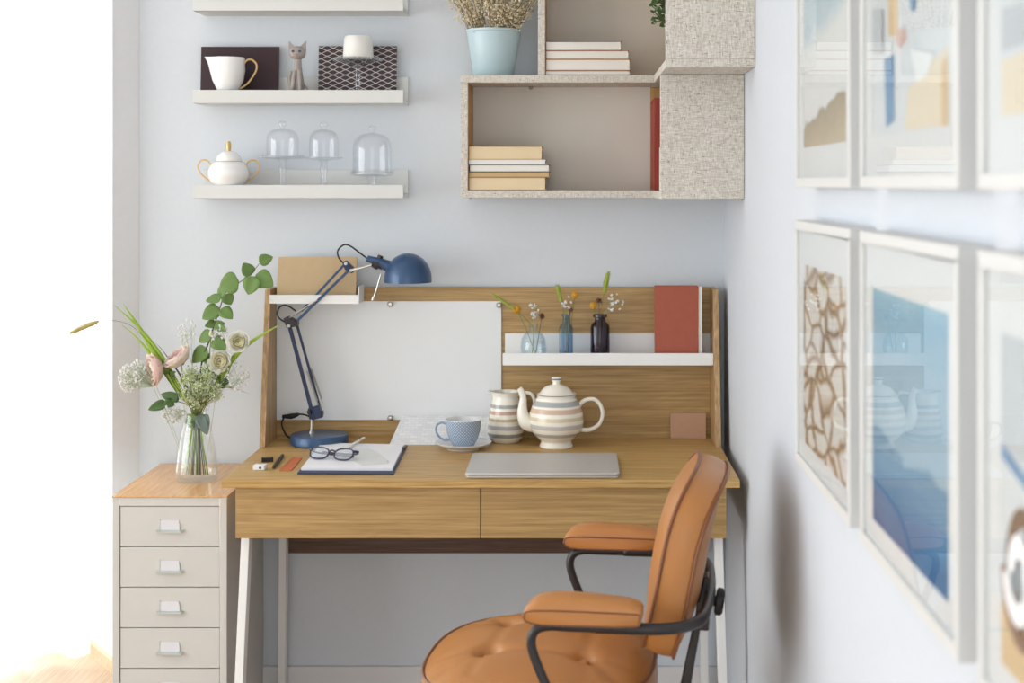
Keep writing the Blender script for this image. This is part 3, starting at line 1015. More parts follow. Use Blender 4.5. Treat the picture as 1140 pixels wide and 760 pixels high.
def dome(cx, rp, rc, zp, hc, label, stem=True, beaded=False):
    t = thing('glass_dome', label, 'glass dome', (sx_(cx), YS, F3), group='glass domes on the lowest ledge')
    if stem:
        prof = [(0.026, 0), (0.026, 0.003), (0.012, 0.008), (0.006, 0.020), (0.009, 0.034), (0.0055, 0.046), (0.010, 0.062), (0.0075, zp - 0.012), (0.015, zp - 0.004), (rp * 0.8, zp - 0.002), (rp, zp + 0.001), (rp, zp + 0.004), (rp * 0.85, zp + 0.002), (0, zp + 0.002)]
    else:
        prof = [(0.030, 0), (0.030, 0.003), (0.012, 0.010), (0.008, zp * 0.5), (0.014, zp - 0.006), (rp * 0.8, zp - 0.004), (rp, zp), (rp, zp + 0.008), (rp * 0.94, zp + 0.010), (rp * 0.9, zp + 0.004), (0, zp + 0.004)]
    st = obj('stand', MB().lathe(prof, seg=36), 'glass', t, smooth=60)
    if beaded:
        b = MB()
        for k in range(26):
            a = 2 * PI * k / 26
            b.ball((rp * math.cos(a), rp * math.sin(a), zp + 0.003), 0.0045, 6, 4)
        obj('beaded_rim', b, 'glass', st, smooth=180)
    z = zp + 0.005
    pr = [(rc, z), (rc, z + hc * 0.55), (rc * 0.97, z + hc * 0.72), (rc * 0.86, z + hc * 0.86), (rc * 0.62, z + hc * 0.96), (rc * 0.25, z + hc), (0.006, z + hc + 0.002), (0.006, z + hc + 0.006), (0.010, z + hc + 0.013), (0.008, z + hc + 0.020), (0, z + hc + 0.022)]
    obj('cloche', MB().lathe(pr, seg=40, cap=False), 'glass', t, smooth=80)
    b = MB()
    for rr in (z, ):
        b.lathe([(rc - 0.0008, rr), (rc + 0.001, rr + 0.001), (rc - 0.0008, rr + 0.002)], seg=40, cap=False)
    return t


dome(378, 0.0545, 0.0420, 0.096, 0.072, 'small glass cloche on a beaded stemmed stand, left of the three domes', beaded=True)
dome(530, 0.0500, 0.0385, 0.094, 0.072, 'small glass cloche on a plain stemmed stand, middle of the three domes')
dome(708, 0.0570, 0.0510, 0.052, 0.104, 'largest glass cloche on a low base at the right end of the lowest ledge', stem=False)

# ================================================================== CORNER SHELVES
TH = 0.019
Y1, Y2, Y3 = 3.75, 3.469, 3.262
XA, XW, XE = -0.294, 0.2040, XR - 0.001
ZB, ZP = 1.400, 1.697
t = thing('corner_shelf', 'lower fabric-covered corner wall shelf with an open box and a side wing', 'shelf', (0, 3.75, ZB))


def C_(x0, x1, y0, y1, z0, z1, zz=ZB):
    return (x0, x1, y0 - 3.75, y1 - 3.75, z0 - zz, z1 - zz)


m = MB().box(*C_(XA, XE, Y1, YB, ZB, ZB + TH)).box(*C_(XW, XE, Y2 + TH, Y1, ZB, ZB + TH))
obj('bottom_panel', m, 'tweed', t, smooth=0, bevel=0.0012)
obj('top_panel', MB().box(*C_(XA, XW - 0.0005, Y1, YB, ZP, ZP + TH)), 'tweed', t, smooth=0, bevel=0.0012)
obj('side_panel', MB().box(*C_(XA, XA + TH - 0.001, Y1, YB, ZB + TH, ZP)), 'tweed', t, smooth=0, bevel=0.0012)
obj('lining', MB().box(*C_(XA + TH - 0.001, XA + TH, Y1 + 0.002, YB - 0.02, ZB + TH, ZP)), 'shelf_wood', t, smooth=0)
obj('end_panel', MB().box(*C_(XW, XE, Y2, Y2 + TH, ZB, ZP - 0.001)), 'tweed', t, smooth=0, bevel=0.0015)
obj('back_panel', MB().box(*C_(XA + TH, XW, YB - 0.018, YB - 0.001, ZB + TH, ZP)), 'shelf_back', t, smooth=0)
obj('wing_lining', MB().box(*C_(XW, XE, YB - 0.018, YB - 0.001, ZB + TH, ZP - 0.001)).box(*C_(XE - 0.012, XE, Y2 + TH, YB - 0.018, ZB + TH, ZP - 0.001)), 'shelf_wood', t, smooth=0)
part_label(obj('bracket', MB().ball((-0.118, 0.150, ZP - ZB - 0.003), 0.006, 8, 5), 'hardware', t), 'small metal fixing')
for px in (532, 792, 825):
    p = (px - VX) * 3.6 / F
    if px < 600:
        obj('fixing_screw', MB().cyl((-0.272, 0.03, 0.0), (-0.272, 0.03, -0.003), 0.003), 'hardware', t)
    else:
        obj('fixing_screw', MB().cyl((p * Y2 / 3.6 + 0.004, -0.262, 0.0), (p * Y2 / 3.6 + 0.004, -0.262, -0.003), 0.003), 'hardware', t)

t = thing('corner_shelf', 'upper fabric-covered corner wall shelf, cut off by the top edge, its wing nearest the camera', 'shelf', (0, 3.75, ZP))
ZT = 2.02
XU = -0.095
obj('bottom_panel', MB().box(*C_(XW, XE, Y3, YB, ZP, ZP + TH, ZP)), 'tweed', t, smooth=0, bevel=0.0012)
obj('side_panel', MB().box(*C_(XU, XU + TH - 0.001, Y1, YB, ZP + TH + 0.0002, ZT, ZP)), 'tweed', t, smooth=0, bevel=0.0012)
obj('lining', MB().box(*C_(XU + TH - 0.001, XU + TH, Y1 + 0.002, YB - 0.02, ZP + TH + 0.0002, ZT, ZP)), 'shelf_wood', t, smooth=0)
obj('end_panel', MB().box(*C_(XW, XE, Y3, Y3 + TH, ZP + TH, ZT, ZP)), 'tweed', t, smooth=0, bevel=0.0015)
obj('back_panel', MB().box(*C_(XU + TH, XE, YB - 0.018, YB - 0.001, ZP + TH + 0.0002, ZT, ZP)), 'shelf_back', t, smooth=0)
obj('wing_lining', MB().box(*C_(XE - 0.012, XE, Y3 + TH, YB - 0.018, ZP + TH, ZT, ZP)), 'shelf_wood', t, smooth=0)
obj('top_panel', MB().box(*C_(XU, XE, Y1, YB, ZT, ZT + TH, ZP)).box(*C_(XW, XE, Y3, Y1, ZT, ZT + TH, ZP)), 'tweed', t, smooth=0, bevel=0.0012)


def book(xl, xr, yt, yb, z, cover, page, label, depth=0.14, tc=0.0016, spine='left', band=None, group='books', yfront=3.757, drop=0.0015):
    """a book lying flat, its pages towards the camera; returns the z of its top"""
    sc_ = yfront / F
    X0, X1 = (xl - VX) * sc_, (xr - VX) * sc_
    h = (yb - yt) * sc_
    if h < 2 * tc + 0.002:
        tc = h * 0.18
    t = thing('book', label, 'book', ((X0 + X1) / 2, yfront, z), group=group)
    w = (X1 - X0) / 2
    c = MB().box(-w, w, 0, depth, 0, tc).box(-w, w, 0, depth, h - tc, h - 0.0002)
    c.box(-w, -w + tc, 0, depth, tc, h - tc)
    obj('cover', c, cover, t, smooth=0, bevel=0.0003)
    p = MB()
    n = 7
    for k in range(n):
        a = tc + (h - 2 * tc) * k / n
        bb = tc + (h - 2 * tc) * (k + 1) / n
        j = 0.0006 * random.random()
        p.box(-w + tc, w - 0.003 + j, drop + j, depth - 0.003, a, bb)
    obj('pages', p, page, t, smooth=0)
    return z + h


z = ZB + TH + 0.0003
G1 = 'books lying in the lower shelf box'
z = book(521.8, 608, 197.2, 211.6, z, 'cover_tan', 'pages_cream', 'thick cream-paged book at the bottom of the lower shelf pile', group=G1)
z = book(522, 612, 191.2, 197.2, z, 'cover_tan', 'pages_tan', 'thin tan book second from the bottom of the lower shelf pile', group=G1)
z = book(522.5, 612, 183, 191.2, z, 'cover_dark', 'pages', 'white-paged book with dark covers in the middle of the lower shelf pile', group=G1)
z = book(522, 608, 177.4, 183, z, 'cover_white', 'pages', 'thin all-white book just below the mustard book', group=G1)
z = book(521.8, 604, 162.5, 177.4, z, 'cover_yellow', 'pages_cream', 'thick mustard-covered book on top of the lower shelf pile', group=G1)
z = ZP + TH + 0.0005
G2 = 'books lying in the upper shelf box'
z = book(607.2, 702, 78.2, 83.3, z, 'cover_grey', 'pages', 'thin grey book at the bottom of the upper shelf pile', group=G2)
z = book(607.6, 702, 65.6, 78.2, z, 'cover_orange', 'pages', 'thickest ochre-edged book, second from the bottom of the upper shelf pile', group=G2)
z = book(607.6, 700.5, 56.0, 65.6, z, 'cover_orange', 'pages', 'ochre-edged book just below the topmost book of the upper shelf pile', group=G2)
z = book(607.4, 692, 45.7, 56.0, z, 'cover_grey', 'pages', 'shorter white-paged book on top of the upper shelf pile', group=G2)

# red binders standing in the lower wing, spines towards the box
for k, (ya, yb, h) in enumerate(((3.845, 3.925, 0.238), (3.755, 3.840, 0.238))):
    t = thing('binder', ('red binder standing at the back of the lower shelf wing', 'red binder standing nearer the front of the lower shelf wing')[k], 'binder', (XW + 0.09, (ya + yb) / 2, ZB + TH + 0.0003), group='red binders in the shelf wing')
    d = (yb - ya) / 2
    obj('cover', MB().box(-0.087, 0.085, -d, -d + 0.003, 0, h).box(-0.087, 0.085, d - 0.003, d, 0, h).box(-0.0895, -0.087, -d, d, 0, h), 'red_cloth', t, smooth=0, bevel=0.001)
    obj('pages', MB().box(-0.084, 0.08, -d + 0.004, d - 0.004, 0.003, h - 0.003), 'pages', t, smooth=0)
t = thing('notepad', 'white pad with ragged page edges in the lower shelf wing', 'notepad', (XW + 0.08, 3.66, ZB + TH + 0.0003))
b = MB()
for k in range(14):
    b.box(-0.064 - 0.010 * random.random() * (1 if k < 8 else 0.2), 0.06, -0.06 + k * 0.008, -0.06 + k * 0.008 + 0.006, 0, 0.11 - 0.03 * random.random() + (0.1 if k > 6 else 0))
obj('pages', b, 'pages', t, smooth=0)
obj('cover', MB().box(-0.062, 0.07, -0.064, -0.061, 0, 0.15), 'cover_white', t, smooth=0)

# pale blue pot with dried flowers
px = (549.5 - VX) * 3.845 / F
t = thing('flower_pot', 'pale blue tapered flower pot on top of the lower corner shelf', 'flower pot', (px, 3.845, ZP + TH + 0.0003))
k_ = 3.845 / F
hP = 0.125
obj('pot', MB().lathe([(0.050, 0), (0.0525, 0.002), (0.066, 0.09), (0.0712, hP - 0.001), (0.0708, hP), (0.0685, hP), (0.065, 0.100), (0.0, 0.098)], seg=48), 'pot_blue', t, smooth=50)
obj('rim', MB().lathe([(0.0708, hP - 0.006), (0.0722, hP - 0.005), (0.0722, hP), (0.0695, hP + 0.0008), (0.069, hP)], seg=48, cap=False), 'pot_blue', t, smooth=50)
t = thing('dried_flowers', 'bushy dried ivory flowers standing in the pale blue pot', 'dried flowers', (px, 3.845, ZP + TH + 0.10))
st, fl = MB(), MB()
random.seed(11)
for i in range(150):
    a = random.random() * 2 * PI
    r0 = 0.058 * math.sqrt(random.random())
    sp = 0.125 * math.sqrt(random.random())
    hgt = random.uniform(0.05, 0.20)
    p0 = Vector((r0 * math.cos(a), r0 * math.sin(a), 0))
    p2 = Vector(((r0 + sp * hgt / 0.16) * math.cos(a), max(-0.13, min(0.085, (r0 + sp * hgt / 0.16) * math.sin(a))), hgt))
    p1 = (p0 + p2) / 2 + Vector((0, 0, 0.02))
    st.tube([p0, p1, p2], [0.0009, 0.0007, 0.0005], 3, 2)
    for j in range(16):
        q = (p0 + (p2 - p0) * random.uniform(0.25, 1.05) if j > 7 else p2) + Vector([random.gauss(0, 0.009) for _ in range(3)])
        q.y = min(q.y, 0.088)
        if j < 3:
            st.tube([p1 + (p2 - p1) * random.random(), q], 0.0004, 3)
        fl.octa(q, random.uniform(0.0018, 0.0036))
        if j == 0:
            fl.octa(p0 + (p2 - p0) * random.uniform(0.3, 0.9) + Vector([random.gauss(0, 0.006) for _ in range(3)]), 0.0026)
o = obj('stems', st, 'dry', t, smooth=0); o['kind'] = 'stuff'
o = obj('blossoms', fl, 'dry_flower', t, smooth=0); o['kind'] = 'stuff'

# trailing plant in the upper wing
t = thing('potted_plant', 'small-leaved green plant spilling out of the upper shelf wing', 'potted plant', (0.268, 3.50, ZP + TH))
obj('pot', MB().lathe([(0.040, 0), (0.052, 0.10), (0.049, 0.10), (0.046, 0.088), (0, 0.086)], seg=28), 'cover_white', t, smooth=50)
b, s2 = MB(), MB()
random.seed(5)
for i in range(34):
    a = random.uniform(-0.9, 0.9) + PI if i < 22 else random.random() * 2 * PI
    ext = random.uniform(0.06, 0.100)
    top = random.uniform(0.12, 0.24)
    e = Vector((ext * math.cos(a), ext * math.sin(a), top - 0.035 * (ext > 0.09)))
    s2.tube([(0, 0, 0.088), (e.x * 0.5, e.y * 0.5, top * 0.75), e], 0.0012, 4, 3)
    for j in range(9):
        u = 0.35 + 0.65 * j / 8
        p = Vector((e.x * u, e.y * u, 0.09 + (e.z - 0.09) * u)) + Vector([random.gauss(0, 0.008) for _ in range(3)])
        d = Vector((random.gauss(-0.3, 1), random.gauss(0, 1), random.gauss(0.2, 0.7))).normalized() * 0.014
        b.leaf(p, p + d, (random.gauss(0, 0.5), -1, random.gauss(0.6, 0.5)), 0.010, 'oval', n=4)
b.mi = 0
o = obj('foliage', b, 'green_dark', t, smooth=60); o['kind'] = 'stuff'
obj('stems', s2, 'stem_dark', t)

# ================================================================== THINGS ON THE DESK
def U(px, py, z):
    """point of the horizontal plane z seen at (px, py)"""
    Y = (CZ - z) * F / (py - VY)
    return Vector(((px - VX) * Y / F, Y, z))


# ---- kraft notebook on the short ledge
x0, x1 = (308.5 - VX) * 3.885 / F, (398 - VX) * 3.885 / F
t = thing('notebook', 'plain kraft brown notebook leaning on the short ledge behind the lamp', 'notebook', ((x0 + x1) / 2 - 0.001, 3.868, 1.1265))
w = (x1 - x0) / 2 - 0.002
t.rotation_euler = (-R(16), 0, 0)
obj('cover', MB().box(-w, w, -0.001, 0.0005, 0, 0.118).box(-w, w, 0.006, 0.0075, 0, 0.118), 'kraft', t, smooth=0, bevel=0.0004)
obj('pages', MB().box(-w + 0.002, w - 0.002, 0.0005, 0.006, 0.001, 0.117), 'pages', t, smooth=0)

# ---- terracotta book on the long ledge
k_ = 3.86 / F
x0, x1 = (729 - VX) * k_, (781.5 - VX) * k_
t = thing('book', 'tall terracotta cloth book standing upright at the right end of the long white ledge', 'book', (x0, 3.852, 0.9660))
h = CZ - (318.5 - VY) * 3.852 / F - 0.9660
w = x1 - x0
obj('cover', MB().box(0, w - 0.010, 0, 0.0025, 0, h).box(0, w - 0.010, 0.0285, 0.031, 0, h).box(0, 0.003, 0.0025, 0.0285, 0, h), 'terracotta', t, smooth=0, bevel=0.0006)
obj('pages', MB().box(0.004, w - 0.0005, 0.0027, 0.0283, 0.002, h - 0.002), 'pages', t, smooth=0)

# ---- brown card on the desk
t0 = U(746.5, 487.6, DZ)
xa, xb = (746.5 - VX) * 3.915 / F, (786 - VX) * 3.915 / F
o = obj('card', MB().box(-(xb - xa) / 2, (xb - xa) / 2, -0.006, 0, 0, 0.068), 'kraft_dark', loc=((xa + xb) / 2, 3.9205, DZ + 0.0005), smooth=0, bevel=0.0006, rot=(-R(4), 0, 0))
tag(o, 'small blank brown card box leaning at the right of the desk back', 'box')

# ---- small bottles with flowers
def c5(x, y, Y):
    return W(530 + x / 3.3033, 290 + y / 3.3043, Y)


ZL = 0.9660
YBt = 3.878
kb = YBt / F / 3.3033


def sprig_balls(mb_st, mb_fl, origin, pts, r=0.0022):
    for p in pts:
        mb_st.tube([origin, (origin + p) / 2 + Vector((0, 0, 0.003)), p], 0.0004, 3, 2)
        mb_fl.ball(p, r * random.uniform(0.8, 1.25), 7, 5)


def foxtail(name, label, pts, rhead, headfrom, mat='foxtail', group=None, stem_r=0.0008):
    """pts: stem points, the head covers the last stretch"""
    pts = [Vector(p) for p in pts]
    base = pts[0].copy()
    t = thing(name, label, 'grass', base, group=group)
    L = [p - base for p in pts]
    obj('stem', MB().tube(L, stem_r, 6, 5), 'stem', t, smooth=180)
    a, b = L[headfrom], L[-1]
    hd = MB()
    mid = (a + b) / 2
    hd.tube([a, a + (b - a) * 0.15, mid, a + (b - a) * 0.85, b], [rhead * 0.5, rhead * 0.95, rhead, rhead * 0.8, rhead * 0.25], 10, 4)
    d = (b - a).normalized()
    for i in range(170):
        u = random.random()
        p = a + (b - a) * u
        r = rhead * (0.95 if 0.1 < u < 0.85 else 0.6)
        n = Vector([random.gauss(0, 1) for _ in range(3)]); n = (n - d * n.dot(d)).normalized()
        hd.tube([p + n * r * 0.7, p + n * r * 1.6 + d * r * 1.1], [0.0006, 0.0002], 3)
    obj('seed_head', hd, mat, t, smooth=60)
    return t


def bottle(name, label, cx, prof, mat, seg=36, square=False, foot=0.0):
    X = (530 + cx / 3.3033 - VX) * YBt / F
    t = thing(name, label, 'bottle', (X, YBt, ZL + 0.0003), group='small glass bottles on the long ledge')
    b = MB().lathe(prof, seg=seg, cap=False)
    if square:
        for v in b.bm.verts:
            if v.co.z < square:
                m_ = max(abs(v.co.x), abs(v.co.y)); l = math.hypot(v.co.x, v.co.y)
                if m_ > 1e-5:
                    f_ = 1 + (l / m_ - 1) * 0.62
                    v.co.x *= f_ * 0.88; v.co.y *= f_ * 0.88
    obj('glass', b, mat, t, smooth=60)
    return t


random.seed(21)
wl = lambda y: (384 - y) * kb      # crop y -> height above the ledge
r_ = lambda w_: w_ * kb
t = bottle('bud_vase', 'round pale clear bud vase on the ledge, leftmost of three, holding yellow button flower', 211,
       [(0, 0.0008), (r_(38), 0), (r_(46), wl(368)), (r_(48), wl(335)), (r_(44), wl(305)), (r_(30), wl(282)), (r_(15), wl(272)), (r_(13), wl(262)), (r_(20), wl(250)), (r_(18), wl(249)), (r_(11), wl(262)), (r_(13), wl(273)), (r_(28), wl(285)), (r_(42), wl(308)), (r_(45), wl(335)), (r_(40), wl(366)), (0, wl(372))], 'glass_pale')
obj('water', MB().lathe([(r_(36), 0.003), (r_(43), wl(366)), (r_(45), wl(335)), (r_(43), wl(315)), (0, wl(315))], seg=30), 'water', t)
t = bottle('bottle', 'slim square blue glass bottle on the ledge, middle of three flower bottles', 331,
       [(0, 0.0008), (r_(28), 0), (r_(29), wl(375)), (r_(29), wl(268)), (r_(26), wl(256)), (r_(13), wl(248)), (r_(12), wl(226)), (r_(16), wl(222)), (r_(16), wl(215)), (r_(11), wl(215)), (r_(9), wl(246)), (r_(24), wl(262)), (r_(26), wl(370)), (0, wl(374))], 'glass_blue', square=wl(251))
t = bottle('bottle', 'dark navy apothecary bottle on the ledge, rightmost of three flower bottles', 456,
       [(0, 0.0008), (r_(33), 0), (r_(35), wl(380)), (r_(35), wl(262)), (r_(31), wl(250)), (r_(20), wl(243)), (r_(19), wl(228)), (r_(26), wl(225)), (r_(26), wl(216)), (r_(15), wl(216)), (r_(15), wl(240)), (r_(30), wl(256)), (r_(32), wl(370)), (0, wl(374))], 'glass_dark')

GF = 'flowers in the three ledge bottles'
foxtail('foxtail_grass', 'green foxtail leaning far left out of the round pale bud vase',
        [c5(205, 355, YBt), c5(212, 262, YBt), c5(190, 222, YBt - 0.004), c5(140, 178, YBt - 0.006), c5(58, 122, YBt - 0.008)], 0.0038, 3, group=GF)
foxtail('foxtail_grass', 'green foxtail standing up from the middle blue bottle',
        [c5(332, 350, YBt), c5(330, 235, YBt), c5(318, 170, YBt), c5(313, 152, YBt), c5(298, 90, YBt)], 0.0055, 3, group=GF)
foxtail('foxtail_grass', 'tallest green foxtail rising from the dark navy bottle',
        [c5(455, 350, YBt), c5(457, 225, YBt), c5(462, 165, YBt), c5(470, 122, YBt), c5(487, 40, YBt)], 0.0058, 3, group=GF)


def billy(label, base, top, r):
    base, top = Vector(base), Vector(top)
    t = thing('button_flower', label, 'flower', base, group=GF)
    mid = (top - base) * 0.55 + Vector((0.003, 0, 0))
    obj('stem', MB().tube([(0, 0, 0), mid, top - base], 0.0009, 6, 5), 'stem', t, smooth=180)
    b = MB().ball(top - base, r, 16, 12)
    for i in range(90):
        n = Vector([random.gauss(0, 1) for _ in range(3)]).normalized()
        b.octa(top - base + n * r, r * 0.16)
    obj('bloom', b, 'billy', t, smooth=60)


billy('yellow button flower bending left from the round pale bud vase', c5(222, 355, YBt), c5(150, 180, YBt + 0.004), 0.0105)
billy('yellow button flower standing in the middle blue bottle', c5(325, 350, YBt), c5(363, 127, YBt + 0.004), 0.0090)
billy('orange-yellow button flower close over the dark navy bottle', c5(450, 300, YBt), c5(431, 165, YBt + 0.004), 0.0085)


def baby(label, base, cx, cy, rx, ry, n, group=GF, Y=YBt, r=0.0022, mp=c5, hub=None, dy=0.012):
    base = Vector(base)
    t = thing('baby_breath', label, 'flower', base, group=group)
    st, fl = MB(), MB()
    hb = (Vector(hub) if hub else mp(cx, cy + ry * 1.3, Y)) - base
    st.tube([(0, 0, 0), hb * 0.5 + Vector((0.001, 0, 0)), hb], 0.0006, 5, 4)
    n = int(n * 1.3)
    for i in range(n):
        a, q = random.random() * 2 * PI, math.sqrt(random.random())
        p = mp(cx + rx * q * math.cos(a), cy + ry * q * math.sin(a), Y + random.gauss(0, dy)) - base
        if i % 3 == 0:
            st.tube([hb, (hb + p) / 2 + Vector((random.gauss(0, 0.002), 0, 0.002)), p], 0.0003, 3, 2)
            last = p
        else:
            q0 = hb + (last - hb) * random.uniform(0.55, 0.85)
            st.tube([q0, p], 0.00022, 3)
        rr = r * random.uniform(0.75, 1.3)
        fl.ball(p, rr, 6, 4)
        for _ in range(3):
            fl.octa(p + Vector([random.gauss(0, rr * 0.5) for _ in range(3)]), rr * 0.7)
    o = obj('stems', st, 'stem_pale', t, smooth=0)
    o = obj('blossoms', fl, 'baby', t, smooth=60); o['kind'] = 'stuff'
    return t


baby('white baby breath sprig with brown tips above the round pale bud vase', c5(205, 350, YBt), 212, 185, 22, 28, 17, r=0.0027)
baby('white baby breath sprig beside the foxtail in the middle blue bottle', c5(335, 340, YBt), 338, 152, 26, 22, 9, r=0.0030)
baby('white baby breath sprig spreading right from the dark navy bottle', c5(458, 340, YBt), 513, 155, 32, 34, 12, r=0.0034, hub=c5(470, 195, YBt))


def brownf(label, base, top, n=26):
    base, top = Vector(base), Vector(top)
    t = thing('dried_flower', label, 'flower', base, group=GF)
    obj('stem', MB().tube([(0, 0, 0), (top - base) * 0.5, top - base], 0.0008, 5, 4), 'stem_dark', t, smooth=180)
    b = MB()
    for i in range(n):
        d = Vector((random.gauss(0, 1), random.gauss(0, 1), random.gauss(0.5, 1))).normalized()
        b.leaf(top - base, top - base + d * 0.010, Vector((random.gauss(0, 1), -1, 0.3)), 0.005, n=3)
    obj('petals', b, 'brown_flower', t, smooth=60)


brownf('small brown dried flower right of the round pale bud vase', c5(218, 350, YBt), c5(242, 205, YBt))
brownf('brown seed head leaning right in the middle blue bottle', c5(338, 345, YBt), c5(347, 185, YBt), 14)
brownf('larger brown dried flower above the neck of the dark navy bottle', c5(455, 345, YBt), c5(452, 150, YBt), 34)

# ---- teapot
kt = 3.80 / F / 3.3033
P0 = c5(295, 693, 3.80)
t = thing('teapot', 'cream round teapot with grey, pink and beige bands and a domed lid', 'teapot', (P0.x, 3.80, DZ + 0.0004))
tz = lambda y: (693 - y) * kt
tq = lambda y: (665 - y) * 0.0002986
b = MB().lathe([(0.0, 0.002), (0.0435, 0.0), (0.0445, 0.002), (0.0437, tq(648)), (0.0400, tq(622)), (0.0405, tq(612)), (0.0440, tq(598)), (0.0550, tq(566)), (0.0650, tq(528)), (0.0702, tq(485)), (0.0717, tq(440)), (0.0708, tq(395)), (0.0680, tq(350)), (0.0627, tq(300)), (0.0560, tq(262)), (0.0510, tq(240)), (0.0500, tq(228)), (0.0515, tq(214)), (0.0533, tq(203)), (0.0515, tq(203)), (0.047, tq(214))], seg=56, cap=False)
obj('body', b, 'pot_band', t, smooth=60)
lid = obj('lid', MB().lathe([(0.0478, tq(210)), (0.0500, tq(206)), (0.0470, tq(200)), (0.0420, tq(188)), (0.0370, tq(163)), (0.0285, tq(140)), (0.0180, tq(127)), (0.0102, tq(120)), (0.0092, tq(105)), (0.0115, tq(90)), (0.0135, tq(76)), (0.0125, tq(62)), (0.010, tq(58)), (0, tq(57))], seg=48, cap=False), 'cream_glaze', t, smooth=50)
obj('glaze_line', MB().lathe([(0.0528, tq(207)), (0.0540, tq(204)), (0.0525, tq(201.5))], seg=48, cap=False).lathe([(0.0130, tq(80)), (0.0141, tq(74)), (0.0132, tq(68))], seg=32, cap=False), 'grey_line', lid)
cx = lambda x: (x - 295) * kt
sp = [(235, 606), (205, 610), (184, 602), (172, 575), (171, 545), (173, 515), (166, 490), (158, 479)]
obj('spout', MB().tube([(cx(x), 0, tz(y)) for x, y in sp], [0.018, 0.0215, 0.0200, 0.0155, 0.0115, 0.0088, 0.0078, 0.0082], 18, 6), 'cream_glaze', t, smooth=180)
hp = [(375, 546), (392, 528), (415, 519), (440, 522), (459, 545), (465, 575), (456, 606), (436, 624), (410, 633), (380, 630)]
obj('handle', MB().tube([(cx(x), 0, tz(y)) for x, y in hp], [0.0062, 0.006, 0.0055, 0.0052, 0.0052, 0.0052, 0.0052, 0.0055, 0.006, 0.0062], 12, 5), 'cream_glaze', t, smooth=180)

# ---- jug
kj = 3.872 / F / 3.3033
P0 = c5(109, 672, 3.872)
t = thing('jug', 'cream milk jug with grey, pink and beige bands behind the teapot spout', 'jug', (P0.x, 3.872, DZ + 0.0004))
jz = lambda y: (672 - y) * kj
b = MB().lathe([(0, 0.002), (0.036, 0.0), (0.0385, 0.003), (0.0475, jz(650)), (0.0492, jz(632)), (0.0470, jz(600)), (0.0435, jz(565)), (0.0385, jz(530)), (0.0345, jz(512)), (0.0335, jz(504)), (0.0360, jz(493)), (0.0382, jz(487)), (0.0365, jz(487)), (0.032, jz(504)), (0.036, jz(530)), (0.04, jz(565))], seg=48, cap=False)
for v in b.bm.verts:
    if v.co.z > jz(512) and v.co.x < 0:
        k = ((v.co.z - jz(512)) / (jz(487) - jz(512))) * max(0, -v.co.x / 0.038) ** 5
        v.co.x -= 0.010 * k; v.co.z += 0.001 * k
obj('body', b, 'jug_band', t, smooth=60)
cj = lambda x: (x - 109) * kj
hp = [(150, 500), (175, 493), (198, 494), (213, 512), (214, 540), (202, 568), (180, 590), (165, 596)]
obj('handle', MB().tube([(cj(x), 0, jz(y)) for x, y in hp], 0.0050, 10, 5), 'cream_glaze', t, smooth=180)

# ---- cup and saucer
P0 = W(516.5, 496, 3.79)
saucer = thing('saucer', 'white round saucer under the blue cup', 'saucer', (P0.x, 3.77, DZ + 0.0003))
obj('plate', MB().lathe([(0, 0.0035), (0.038, 0.003), (0.040, 0), (0.043, 0), (0.044, 0.004), (0.060, 0.009), (0.0735, 0.0165), (0.0738, 0.0185), (0.0715, 0.0185), (0.058, 0.0125), (0.040, 0.0075), (0, 0.0070)], seg=56, cap=False), 'saucer', saucer, smooth=60)
t = thing('cup', 'blue-grey dotted coffee cup with a white inside on its saucer', 'cup', (P0.x, 3.77, DZ + 0.0078))
obj('body', MB().lathe([(0, 0.001), (0.026, 0), (0.028, 0.002), (0.036, 0.016), (0.0430, 0.036), (0.0462, 0.058), (0.0468, 0.068)], seg=56, cap=False), 'cup', t, smooth=60)
obj('inside', MB().lathe([(0.0468, 0.068), (0.0462, 0.0692), (0.0450, 0.069), (0.0440, 0.057), (0.041, 0.036), (0.034, 0.016), (0, 0.006)], seg=56, cap=False), 'saucer', t, smooth=60)
obj('handle', MB().tube([(-0.0445, 0, 0.056), (-0.056, 0, 0.060), (-0.068, 0, 0.054), (-0.071, 0, 0.040), (-0.065, 0, 0.026), (-0.052, 0, 0.016), (-0.036, 0, 0.016)], 0.0030, 10, 5), 'cup', t, smooth=180)

# ---- laptop
a, b_, c_, d_ = U(518.5, 532.5, DZ + 0.001), U(690, 532, DZ + 0.001), U(686, 504.5, DZ + 0.012), U(526, 504.5, DZ + 0.012)
cxl = (a.x + b_.x + c_.x + d_.x) / 4
wl_ = 0.1800
t = thing('laptop', 'closed silver laptop lying at the front edge of the desk', 'laptop', (cxl, 3.512, DZ))
y0l, y1l = 3.388 - 3.512, 0.130


def rrect(x0, x1, y0, y1, r, z0, z1, n=5):
    pts = []
    for cx_, cy_, a0 in ((x1 - r, y0 + r, -90), (x1 - r, y1 - r, 0), (x0 + r, y1 - r, 90), (x0 + r, y0 + r, 180)):
        for k in range(n + 1):
            an = R(a0 + 90 * k / n)
            pts.append((cx_ + r * math.cos(an), cy_ + r * math.sin(an), z0))
    return MB().prism(pts, (0, 0, z1 - z0))


